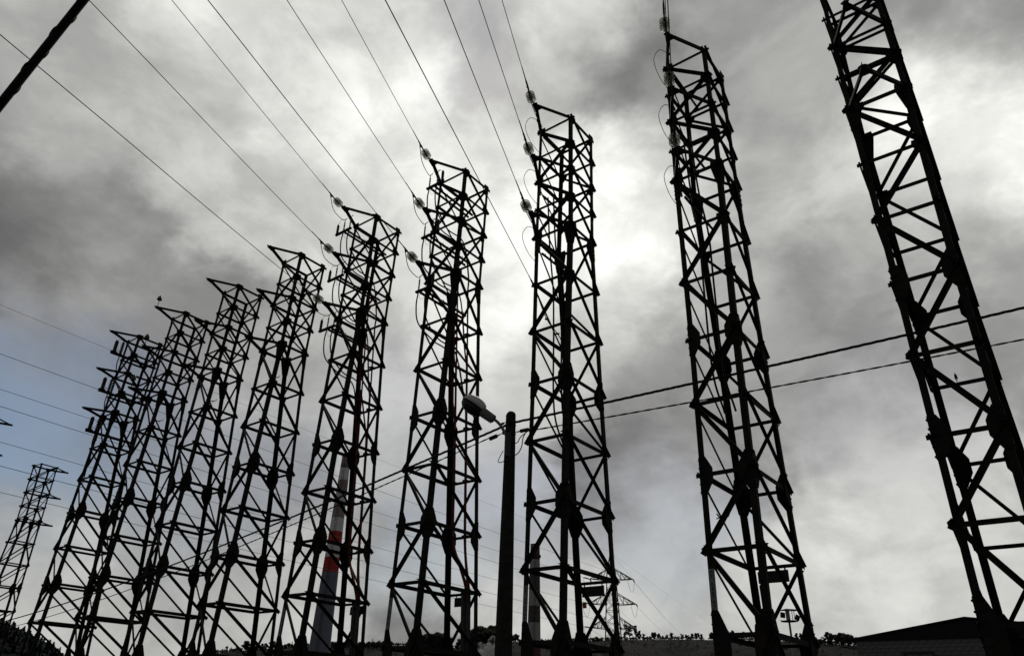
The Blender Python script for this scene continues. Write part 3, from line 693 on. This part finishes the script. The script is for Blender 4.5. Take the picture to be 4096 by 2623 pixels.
for (x0, x1, z0, z1) in ((wx0, wx1, wz1 - .06, wz1), (wx0, wx1, wz0, wz0 + .06), (wx0, wx0 + .06, wz0 + .06, wz1 - .06), (wx1 - .06, wx1, wz0 + .06, wz1 - .06), ((wx0 + wx1) / 2 - .02, (wx0 + wx1) / 2 + .02, wz0 + .06, wz1 - .06)):
    wf.box(((x0 + x1) / 2, -.01, (z0 + z1) / 2), x1 - x0, .08, z1 - z0)
win = wf.build('window', FRAMEM, bd)
MB().box(((wx0 + wx1) / 2, .012, (wz0 + wz1) / 2), wx1 - wx0 - .12, .01, wz1 - wz0 - .12).build('pane', GLASS, win)
MB().plate([(-.12, -.06, ZE), (UW + .12, -.06, ZE), (UW + .12, -.06, ZE + .05), (UP_, -.06, ZP), (-.12, -.06, ZE + .05)], (0, 1, 0), .10).build('gable', ROOF, bd)
for sgn, (xa, xb) in ((-1, (-.16, UP_)), (1, (UP_, UW + .16))):
    za_, zb_ = (ZE + .04, ZP + .005) if sgn < 0 else (ZP + .005, ZE + .04)
    MB().plate([(xa, -.12, za_), (xb, -.12, zb_), (xb, 14.1, zb_), (xa, 14.1, za_)], (0, 0, 1), .06).build('roof', ROOF, bd)

MB().tube([(3.05, .5, ZE + .45), (3.05, .5, ZE + .66)], .05, 8).build('roof_vent', ROOF, bd)
MB().tube([(-.16, -.16, ZE + .02), (-.16, 14.1, ZE + .02)], .055, 8).build('gutter', ROOF, bd)
# ------------------------------------------------------------------ chimneys
def chimney(base, top, D, bands, rb_px, rt_px, label, cap):
    b = at(*base, D); t_ = at(*top, D); b.z = 0; h = t_.z
    rb, rt = rb_px / 2, rt_px / 2
    c = empty('chimney', (b.x, b.y, 0)); tag(c, label, 'chimney')
    def rad(z): return rb + (rt - rb) * z / h
    zs = [at(*base[:1], y, D).z if False else at(top[0] + (base[0] - top[0]) * (y - top[1]) / (base[1] - top[1]), y, D).z for y, _ in bands]
    for i, (y, m_) in enumerate(bands):
        z1 = zs[i]; z0 = zs[i + 1] if i + 1 < len(bands) else 0
        MB().lathe((0, 0, 0), (0, 0, 1), [(z0, rad(z0)), ((z0 + z1) / 2, rad((z0 + z1) / 2)), (z1, rad(z1))], 40, i == 0).build('band', m_, c, True)
    MB().lathe((0, 0, 0), (0, 0, 1), [(h - .2, rad(h) + .06), (h, rad(h) + .06), (h + .02, rad(h) * .7), (h - .8, rad(h) * .7)] if not cap else [(h - 2.8, rad(h) + .03), (h - 1.2, rad(h) * .92), (h - .3, rad(h) * .70), (h, rad(h) * .45)], 32).build('cap', m_ if False else bands[0][1], c, True)
    lad = MB()
    for k_ in range(2): lad.tube([(.25 - .5 * k_, -rad(2) - .15, 2), (.25 - .5 * k_, -rad(h) - .15, h)], .04, 4)
    for k_ in range(int(h / 2)): lad.box((0, -rad(1 + k_ * 2) - .15, 1 + k_ * 2), .5, .05, .05)
    tag(lad.build('ladder', STEEL2, c), kind='stuff'); return c, rad, h
def zb(z): return 1700 + .5993 * z
c1, rad1, h1 = chimney((1277, 2600), (1389, 1826), 220, [(1826, CHF), (zb(290), CHW), (zb(371), CHF), (zb(452), CHW), (zb(530), CHF), (zb(622), CHW), (zb(712), CHR), (zb(800), CHW), (zb(885), CHR), (zb(985), CHB)], 6.6, 2.6,
        'tall chimney banded red and white above a blue grey base, behind a tower', False)
def zc(z): return 2050 + .372 * z
c2, rad2, h2 = chimney((2135, 2580), (2150, 2176), 260, [(2176, CH2D), (zc(508), CH2W), (zc(648), CH2D), (zc(835), CH2W), (zc(1004), CH2D), (zc(1182), CH2W), (zc(1372), CH2R)], 5.4, 3.2,
        'smaller chimney in dark and pale bands beside the concrete pole', True)
gal = MB().lathe((rad2(h2) * .95, -.6, h2 - 4.6), (0, 0, 1), [(0, .5), (.9, .5), (1.0, .2)], 8); gal.build('gallery', STEEL2, c2)

# ------------------------------------------------------------------ far pylon with its wires
pD = 165; ptp = at(2442, 2206, pD); pc = Vector((ptp.x, ptp.y, 0)); pth = ptp.z
py = empty('far_pylon', pc, R(-8)); tag(py, 'far transmission pylon with three pairs of arms behind a tower leg', 'pylon')
zA = [at(2442, y, pD).z for y in (2318, 2417, 2513)]
def hw(z):
    zt = zA[0] + 1.6
    if z > zt: return .05 + .85 * (pth - z) / (pth - zt)
    return .9 + (zt - z) * (.055 if z > 12 else .055) + max(0, 12 - z) * .06
for sx_ in (-1, 1):
    for sy_ in (-1, 1):
        zs = [pth, zA[0] + 1.6, zA[0], zA[1], zA[2], 12, 0]
        MB().tube([(sx_ * hw(z), sy_ * hw(z), z) for z in zs], .10, 4).build('leg', FARST, py)
lt = MB(); zs = []; z = 0.5
while z < pth - .8: zs.append(z); z += max(.9, hw(z) * 1.7)
zs.append(pth - .3)
for z0, z1 in zip(zs[:-1], zs[1:]):
    for (ax_, ay_), (bx_, by_) in (((-1, -1), (1, -1)), ((1, -1), (1, 1)), ((1, 1), (-1, 1)), ((-1, 1), (-1, -1))):
        for s_ in (0, 1):
            za_, zb_ = (z0, z1) if s_ == 0 else (z1, z0)
            lt.tube([(ax_ * hw(za_), ay_ * hw(za_), za_), (bx_ * hw(zb_), by_ * hw(zb_), zb_)], .05, 4)
        lt.tube([(ax_ * hw(z0), ay_ * hw(z0), z0), (bx_ * hw(z0), by_ * hw(z0), z0)], .05, 4)
tag(lt.build('bracing', FARST, py), kind='stuff')
for sg in (-1, 1):                                      # shield plates of the leg splices
    for z in zA: MB().box((sg * hw(z), -hw(z), z), .5, .12, .5).build('joint_plate', FARST, py)
atip = {}
ARML = [(4.65, 4.6), (5.0, 5.05), (4.7, 4.75)]
for i, z in enumerate(zA):
    for k_, sg in enumerate((-1, 1)):
        Lr = ARML[i][k_]; am = MB(); tipp = Vector((sg * Lr, 0, z + .15)); h0 = hw(z)
        for sy_ in (-1, 1):
            am.tube([(sg * h0, sy_ * h0, z), tipp], .075, 4); am.tube([(sg * hw(z + 2.2), sy_ * hw(z + 2.2), z + 2.2), tipp], .07, 4)
            for f in (.3, .55, .78):
                a = Vector((sg * h0, sy_ * h0, z)).lerp(tipp, f); b = Vector((sg * hw(z + 2.2), sy_ * hw(z + 2.2), z + 2.2)).lerp(tipp, f); b2 = Vector((sg * hw(z + 2.2), sy_ * hw(z + 2.2), z + 2.2)).lerp(tipp, f - .24)
                am.tube([a, b], .04, 4); am.tube([a, b2], .04, 4)
        am.build('crossarm', FARST, py)
        atip[(i, k_)] = py.location + Matrix.Rotation(R(-8), 3, 'Z') @ tipp
# wires towards the camera side, and away over the ridge
lefts = {(0, 1): 830, (0, 0): 913, (1, 1): 953, (1, 0): 1037, (2, 1): 1093, (2, 0): 1155}
ridge_px = {(0, 1): (2742, 2541), (1, 1): (2680, 2533), (0, 0): (2604, 2536), (1, 0): (2560, 2548), (2, 1): (2590, 2560), (2, 0): (2480, 2560)}
names = {0: 'top', 1: 'middle', 2: 'lowest'}; sidn = {0: 'near', 1: 'outer'}
for (i, k_), y in lefts.items():
    tp = atip[(i, k_)]
    r_ = ray(0, y * 4096 / 2405); zt = tp.z - EYE - 1.0; e = Vector((0, 0, EYE)) + r_ * (zt / r_.z)
    dn = (e - tp).normalized(); a = tp + dn * 3.0 + Vector((0, 0, -.1))
    rp = at(*ridge_px[(i, k_)], 430); dn2 = (rp - tp).normalized(); a2 = tp + dn2 * 3.0 + Vector((0, 0, -.3))
    for q_, nm in ((a, 'towards the tower row'), (a2, 'towards the wooded ridge')):
        st = MB(); n_ = 10; v = q_ - tp
        st.lathe(tp - tp, v, [(0, .04), (.35, .05)] + sum([[(.4 + j * .24, .14), (.52 + j * .24, .14), (.55 + j * .24, .10)] for j in range(9)], []) + [(v.length, .04)], 8)
        s_ = st.build('tension_insulator', FARIN); s_.location = tp
        tag(s_, 'pale insulator string on the %s %s far pylon arm, pulling %s' % (names[i], sidn[k_], nm), 'insulator', 'insulator strings on the far pylon')
    lpz = MB().tube([q_ - tp for q_ in curve_pts([a, a.lerp(a2, .3) + Vector((0, 0, -2.0)), a.lerp(a2, .7) + Vector((0, 0, -2.2)), a2], 6)], .03, 4).build('jumper_loop', WIRE); lpz.location = tp
    tag(lpz, 'wire loop hanging under the %s %s arm of the far pylon' % (names[i], sidn[k_]), 'wire', 'jumper loops on the far pylon')
    ww = MB().tube([q_ - a for q_ in sag_pts(a, e, .25, 16, 0, .5)], .022, 4).build('far_wire', WIRE); ww.location = a
    tag(ww, 'thin wire behind the towers from the %s %s far pylon arm' % (names[i], sidn[k_]), 'wire', 'far wires behind the tower row')
    ww = MB().tube([q_ - a2 for q_ in sag_pts(a2, rp + (rp - a2) * .3, 1.5, 16)], .028, 4).build('ridge_wire', WIRE); ww.location = a2
    tag(ww, 'thin wire from the %s %s far pylon arm down to the ridge' % (names[i], sidn[k_]), 'wire', 'wires running to the ridge')
r_ = ray(0, 1218); e = Vector((0, 0, EYE)) + r_ * ((ptp.z - 2 - EYE) / r_.z)
ww = MB().tube([q_ - ptp for q_ in sag_pts(ptp, e, .2, 16, 0, .5)], .014, 4).build('far_earth_wire', WIRE); ww.location = ptp; tag(ww, 'thinnest far wire behind the towers from the peak of the far pylon', 'wire', 'far wires behind the tower row')
for q_, nm in (((2800, 2457), 'shallow'), ((2725, 2535), 'steep')):
    rp = at(*q_, 430); ww = MB().tube([p_ - ptp for p_ in sag_pts(ptp, rp + (rp - ptp) * .3, 1.0, 14)], .016, 4).build('ridge_earth_wire', WIRE); ww.location = ptp
    tag(ww, 'very thin %s wire from the peak of the far pylon over the ridge' % nm, 'wire', 'wires running to the ridge')

# ------------------------------------------------------------------ floodlight mast
mt = at(3157, 2485, 144); mz = mt.z
ms = empty('floodlight_mast', (mt.x, mt.y, 0), R(12)); tag(ms, 'floodlight mast with a ring platform seen through the tower foot', 'light mast')
MB().lathe((0, 0, 0), (0, 0, 1), [(0, .34), (mz, .17)], 12).build('mast', MAST, ms, True)
MB().lathe((0, 0, mz - .05), (0, 0, 1), [(0, .5), (.06, 1.35), (.16, 1.4), (.2, .5)], 16).build('ring_platform', STEEL2, ms)
hd_ = MB(); 
MB().box((-.1, 0, mz + .95), .5, .5, 1.7).build('head_frame', MAST, ms)
MB().box((.55, .0, mz + 1.95), 2.2, .9, .22).build('canopy', MAST, ms); MB().box((-.65, .15, mz + 1.85), 1.0, .8, .14).build('canopy', MAST, ms)
for x, ry in ((-1.15, 8), (1.62, 30)):
    fl = MB().box((0, 0, 0), .75, .35, .85, Matrix.Rotation(R(ry), 3, 'Y')).build('floodlight', STEEL2, ms); fl.location = (x, -.1, mz + (1.0 if x < 0 else .72))
for x in (.75, 1.15): MB().box((x, 0, mz + 1.0), .08, .08, 1.75).build('post', MAST, ms)
for x0, x1 in ((-1.2, -1.75), (1.2, 1.75)): MB().tube([(x0, 0, mz + .08), (x1, 0, mz + .16)], .05, 5).build('outrigger', STEEL2, ms)

# ------------------------------------------------------------------ hills
def ridge_hill(name, px, D, Df, m_, back, n=90, seed=1):
    rnd = random.Random(seed); mb = MB(); prof = []
    for i in range(n + 1):
        x = px[0][0] + (px[-1][0] - px[0][0]) * i / n
        for (xa, ya), (xb, yb) in zip(px[:-1], px[1:]):
            if xa <= x <= xb: y = ya + (yb - ya) * (x - xa) / (xb - xa); break
        p = at(x, y, D); prof.append(p)
    rows = 14
    for i, p in enumerate(prof):
        h = Vector((p.x, p.y, 0)).normalized()
        for j in range(rows + 1):
            t_ = j / rows; d_ = Df + (D - Df) * t_; f = t_ ** .55 if t_ < 1 else 1
            z = p.z * f + (rnd.uniform(-1, 1) * 1.3 * math.sin(math.pi * t_)); mb.v.append((h.x * d_, h.y * d_, max(-.5, z) if j else -.5))
        mb.v.append((h.x * (D + back), h.y * (D + back), p.z * .9)); mb.v.append((h.x * (D + back * 3), h.y * (D + back * 3), -.5))
    w_ = rows + 3
    for i in range(n):
        for j in range(w_ - 1): mb.f.append((i * w_ + j, (i + 1) * w_ + j, (i + 1) * w_ + j + 1, i * w_ + j + 1))
    o = mb.build(name, m_, None, True); tag(o, kind='structure'); return prof
R1 = [(-900, 2690), (600, 2680), (835, 2650), (862, 2612), (1000, 2597), (1200, 2585), (1320, 2580), (1560, 2580), (1640, 2580), (1780, 2582), (1835, 2592), (1880, 2560), (1990, 2556), (2040, 2566), (2200, 2566), (2480, 2558), (2760, 2556), (2850, 2558), (3060, 2560), (3280, 2572), (3420, 2580), (3700, 2570), (4400, 2560)]
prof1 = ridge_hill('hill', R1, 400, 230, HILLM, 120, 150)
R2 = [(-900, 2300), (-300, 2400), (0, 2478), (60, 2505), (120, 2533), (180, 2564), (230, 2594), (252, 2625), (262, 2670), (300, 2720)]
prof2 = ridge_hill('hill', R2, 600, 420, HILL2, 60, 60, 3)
def ridge_y(tab, x):
    for (xa, ya), (xb, yb) in zip(tab[:-1], tab[1:]):
        if xa <= x <= xb: return ya + (yb - ya) * (x - xa) / (xb - xa)
    return tab[-1][1]

# ------------------------------------------------------------------ trees
def clump(mb, c, r, n, rnd, sz, flat=.8):
    for _ in range(n):
        d = Vector((rnd.gauss(0, 1), rnd.gauss(0, 1), rnd.gauss(0, 1))).normalized() * (r * rnd.random() ** .4); d.z *= flat
        p = c + d; a = Vector((rnd.gauss(0, 1), rnd.gauss(0, 1), rnd.gauss(0, 1))).normalized(); b = a.orthogonal().normalized(); s_ = sz * rnd.uniform(.6, 1.3)
        mb.add([p - a * s_, p + b * s_ * .8, p + a * s_, p - b * s_ * .8], [(0, 1, 2, 3)])
def make_euc(seed, spread=1.0, low=.42):
    rnd = random.Random(seed); root = empty('eucalyptus_tree'); tr = MB(); fo = MB()
    lean = Vector((rnd.uniform(-.6, .6), rnd.uniform(-.6, .6), 0))
    tr.tube([(0, 0, -.6), lean * .3 + Vector((0, 0, 3)), lean + Vector((0, 0, 7.5)), lean * 1.2 + Vector((0, 0, 9))], [.30, .22, .13, .06], 6)
    nc = rnd.randint(7, 10)
    for i in range(nc):
        f = low + (1 - low) * i / (nc - 1); z = 9.3 * f; a = rnd.uniform(0, 6.28); rr = spread * rnd.uniform(.5, 2.2) * (1.25 - f * .75)
        c = lean * f + Vector((math.cos(a) * rr, math.sin(a) * rr, z))
        tr.tube([lean * f * .9 + Vector((0, 0, z - 1.4)), c], [.07, .03], 5)
        clump(fo, c, rnd.uniform(1.0, 1.7) * spread, 95, rnd, .42)
    tr.build('trunk', BARK, root); fo.build('crown', LEAF, root); return root
def make_con(seed, h=12):
    rnd = random.Random(seed); root = empty('pine_tree'); tr = MB(); fo = MB(); tr.tube([(0, 0, -1), (0, 0, h * .95)], [.2, .03], 5)
    for i in range(10):
        f = i / 9; z = h * (.15 + .83 * f); r_ = (1 - f) * 3.0 + .3
        for k_ in range(7):
            a = rnd.uniform(0, 6.28); rr = r_ * rnd.uniform(.2, .9); clump(fo, Vector((math.cos(a) * rr, math.sin(a) * rr, z - rr * .35)), .8, 6, rnd, .75, .6)
    tr.build('trunk', BARK, root); fo.build('crown', LEAF2, root); return root
def make_round(seed):
    rnd = random.Random(seed); root = empty('bushy_tree'); tr = MB(); fo = MB(); tr.tube([(0, 0, -.6), (.1, 0, 3), (0, 0, 6.5)], [.3, .22, .06], 6)
    for i in range(16):
        a = rnd.uniform(0, 6.28); f = rnd.random(); rr = rnd.uniform(.3, 2.2) * math.sin(math.pi * (.15 + .75 * f)); clump(fo, Vector((math.cos(a) * rr, math.sin(a) * rr, 2.6 + 6.4 * f)), 1.35, 80, rnd, .42)
    tr.build('trunk', BARK, root); fo.build('crown', LEAF, root); return root
EUC = [make_euc(11), make_euc(12, 1.1), make_euc(13, .8, .3), make_euc(14, 1.0, .55), make_euc(15, 1.25, .35)]
RND = [make_round(21), make_round(22), make_round(23)]
CON = [make_con(31), make_con(32), make_con(33, 10)]
used = set()
def plant(src, x, top, base, D, label, group, cat='tree', hgt=9.6):
    b = at(x, base, D); t_ = at(x, top, D); s_ = (t_.z - b.z) / hgt
    o = src if id(src) not in used else copy_tree(src); used.add(id(src))
    o.location = b; wd = s_ * random.uniform(1.1, 1.45); o.scale = (wd, wd * random.uniform(.9, 1.1), s_); o.rotation_euler = (0, 0, random.uniform(0, 6.28)); tag(o, label, cat, group); return o
rr = random.Random(5)
# the skyline beyond the far pylon
big = [(2520, 2500), (2546, 2503), (2560, 2522), (2500, 2530), (2575, 2534)]
for x, y in big: plant(rr.choice(EUC), x, y, 2558, 398, 'tall tree in the clump right beside the far pylon', 'trees in the clump by the far pylon')
for x, y in ((2590, 2545), (2600, 2544), (2614, 2530), (2622, 2529), (2636, 2533), (2654, 2541), (2668, 2538), (2687, 2531), (2700, 2544), (2712, 2545), (2732, 2535), (2746, 2537), (2754, 2540), (2771, 2533), (2786, 2532), (2797, 2531), (2806, 2535), (2900, 2541), (2913, 2521), (2932, 2522), (2950, 2540), (2975, 2527), (2700, 2546), (2640, 2548), (2725, 2547)):
    plant(rr.choice(EUC), x, y, 2559, 399 + rr.uniform(-4, 8), 'slender tree on the bare ridge skyline beyond the far pylon', 'trees along the ridge skyline')
for x, y in ((3192, 2532), (3205, 2533), (3215, 2540), (3268, 2550), (3285, 2555), (3300, 2548), (3318, 2528), (3330, 2535), (3346, 2538), (3358, 2534), (3366, 2532), (3384, 2534), (3392, 2538), (3404, 2540), (3416, 2543), (3430, 2548), (3325, 2545), (3350, 2546), (3375, 2547), (3400, 2552), (3302, 2562), (3340, 2560), (3372, 2562), (3396, 2566)):
    plant(rr.choice(EUC), x, y, 2585 if x > 3240 else 2572, 380 + rr.uniform(-6, 6), 'tall thin stemmed tree in the grove beside the brick building', 'trees in the grove by the building')
for x, y in ((905, 2583), (930, 2592), (960, 2588)): plant(rr.choice(RND), x, y, 2606, 385, 'small round tree on the low skyline among the bare towers', 'trees on the low skyline')
plant(RND[1], 982, 2560, 2606, 384, 'tallest bushy tree on the low skyline among the bare towers', 'trees on the low skyline')
for x, y in ((1045, 2572), (1060, 2571), (1078, 2566), (1090, 2560), (1102, 2572), (1125, 2578), (1140, 2573), (1152, 2570), (1165, 2572), (1178, 2574), (1030, 2580), (1115, 2580)):
    plant(rr.choice(RND), x, y, 2600, 380 + rr.uniform(-6, 6), 'bushy tree in the low wood before the tall chimney', 'trees in the low wood')
for i in range(46):
    x = 1300 + i * 5.8 + rr.uniform(-3, 3); plant(rr.choice(RND + EUC[:2]), x, 2566 + rr.uniform(-5, 8), 2598, 370 + rr.uniform(-12, 12), 'bushy tree in the long wood beyond the tall chimney', 'trees in the long wood')
for i in range(20):
    x = 1660 + i * 7.2 + rr.uniform(-3, 3); plant(rr.choice(EUC), x, 2548 - 14 * math.sin(math.pi * i / 19) + rr.uniform(-5, 5), 2605, 360 + rr.uniform(-8, 8), 'tree in the wooded knoll behind the street lamp tower', 'trees on the first knoll')
for x, y in ((1835, 2556), (1842, 2570), (1826, 2572)): plant(rr.choice(EUC), x, y, 2600, 362, 'thin tree in the gap between two wooded knolls', 'trees in the gap')
for i in range(30):
    x = 1876 + (i % 15) * 8.0 + rr.uniform(-3, 3); plant(rr.choice(RND), x, 2504 + rr.uniform(-3, 10) + (18 if i >= 15 else 0) + max(0, 1900 - x) * .8, 2580, 355 + rr.uniform(-8, 8) - (6 if i >= 15 else 0), 'dense tree on the tall dark knoll beside the concrete pole', 'trees on the dark knoll')
for x, y in ((2034, 2540), (2042, 2536), (2052, 2543), (2063, 2536), (2070, 2540), (2028, 2548)): plant(rr.choice(EUC), x, y, 2572, 390, 'tree in the thin line between concrete pole and banded chimney', 'trees between pole and chimney')
for x, y in ((2170, 2556), (2184, 2560), (2200, 2562), (2215, 2563), (2330, 2548), (2350, 2552), (2390, 2543), (2370, 2550), (2430, 2550), (2450, 2550)): plant(rr.choice(RND), x, y, 2578, 392, 'low bushy tree on the ridge behind the banded chimney', 'trees behind the banded chimney')
# conifer slope
n_c = 0
for row in range(9):
    for i in range(26):
        x = -70 + i * 12.8 + rr.uniform(-5, 5); yb = ridge_y(R2, x) + 9
        if yb > 2690 or x > 262: continue
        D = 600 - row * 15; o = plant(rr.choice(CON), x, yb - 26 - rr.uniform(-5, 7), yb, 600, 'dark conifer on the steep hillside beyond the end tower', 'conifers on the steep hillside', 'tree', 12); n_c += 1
        h = Vector((o.location.x, o.location.y, 0)).normalized(); o.location = h * D + Vector((0, 0, o.location.z * ((D - 420) / 180) ** .55 - 1))
# low scrub on the quarry face: one mass
sb = MB(); r5 = random.Random(9)
for _ in range(3000):
    i = r5.randrange(len(prof1)); p = prof1[i]; h = Vector((p.x, p.y, 0)).normalized(); t_ = r5.random() if _ < 1200 else r5.uniform(.97, 1.01); d_ = 230 + 170 * t_; z = p.z * t_ ** .55
    c = h * d_ + Vector((-h.y, h.x, 0)) * r5.uniform(-3, 3); c.z = z + (.3 if _ < 1200 else .7)
    clump(sb, c, r5.uniform(.5, 1.3), 9, r5, .4)
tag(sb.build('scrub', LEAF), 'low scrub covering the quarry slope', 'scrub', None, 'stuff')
# two thin masts on the wooded skyline
for (x, y0, y1, lb) in ((1487, 2553, 2580, 'thin antenna mast above the long wood'), (1166, 2562, 2585, 'thin antenna mast above the low wood')):
    a, b = at(x, y0, 385), at(x, y1, 385); e = empty('antenna_mast', (b.x, b.y, 0)); tag(e, lb, 'mast')
    MB().tube([(0, 0, 0), (0, 0, a.z)], .16, 5).build('pole', FARST, e); MB().box((0, 0, a.z - .8), .9, .1, .1).build('crosspiece', FARST, e); MB().box((0, 0, a.z - 1.6), .7, .1, .1).build('crosspiece', FARST, e)

# ------------------------------------------------------------------ steam and a bird
stm = bpy.data.materials.new('steam'); stm.use_nodes = True; t = stm.node_tree
for q in list(t.nodes): t.nodes.remove(q)
vo = t.nodes.new('ShaderNodeVolumePrincipled'); out = t.nodes.new('ShaderNodeOutputMaterial'); t.links.new(vo.outputs[0], out.inputs['Volume'])
tx = t.nodes.new('ShaderNodeTexCoord'); nz = t.nodes.new('ShaderNodeTexNoise'); nz.inputs['Scale'].default_value = .75; nz.inputs['Detail'].default_value = 5; t.links.new(tx.outputs['Object'], nz.inputs['Vector'])
rp = t.nodes.new('ShaderNodeMapRange'); rp.inputs['From Min'].default_value = .46; rp.inputs['From Max'].default_value = .66; rp.inputs['To Min'].default_value = 0; rp.inputs['To Max'].default_value = 1.6
t.links.new(nz.outputs['Fac'], rp.inputs['Value']); t.links.new(rp.outputs[0], vo.inputs['Density']); vo.inputs['Color'].default_value = (.95, .95, .95, 1)
sc_ = at(1940, 2600, 190); sm = MB()
for x, y, r_ in ((1925, 2592, 1.5), (1940, 2596, 1.7), (1955, 2588, 1.7), (1966, 2572, 1.3), (1972, 2556, .9), (1915, 2606, 1.6), (1945, 2612, 2.0), (1970, 2600, 1.8), (1880, 2598, .9), (1874, 2612, 1.2), (1985, 2585, 1.5)):
    p = at(x, y, 190) - sc_
    sm.lathe(p, (0, 0, 1), [(-r_, .01), (-.8 * r_, .6 * r_), (-.4 * r_, .92 * r_), (0, r_), (.4 * r_, .92 * r_), (.8 * r_, .6 * r_), (r_, .01)], 12)
so = sm.build('steam', stm); so.location = sc_; tag(so, 'white steam drifting low before the dark knoll', 'steam', None, 'stuff')
bp_ = at(3822, 1503, 24); bz = empty('bird', bp_, R(60)); tag(bz, 'tiny dark bird flying between the braces of the last tower', 'bird')
bb = MB(); bb.lathe((0, 0, -.12), (0.08, 0, 1), [(0, .004), (.03, .016), (.1, .024), (.16, .020), (.19, .014), (.21, .015), (.235, .004)], 8)
for sg in (-1, 1): bb.plate([(0, sg * .012, .06), (-.02, sg * .035, .03), (-.035, sg * .042, -.10), (-.02, sg * .025, -.14), (0, sg * .010, -.05)], (1, 0, 0), .006)
bb.plate([(0, -.010, -.10), (0, .010, -.10), (0, .018, -.18), (0, -.018, -.18)], (1, 0, 0), .006)
bb.build('body', RUBBER, bz)
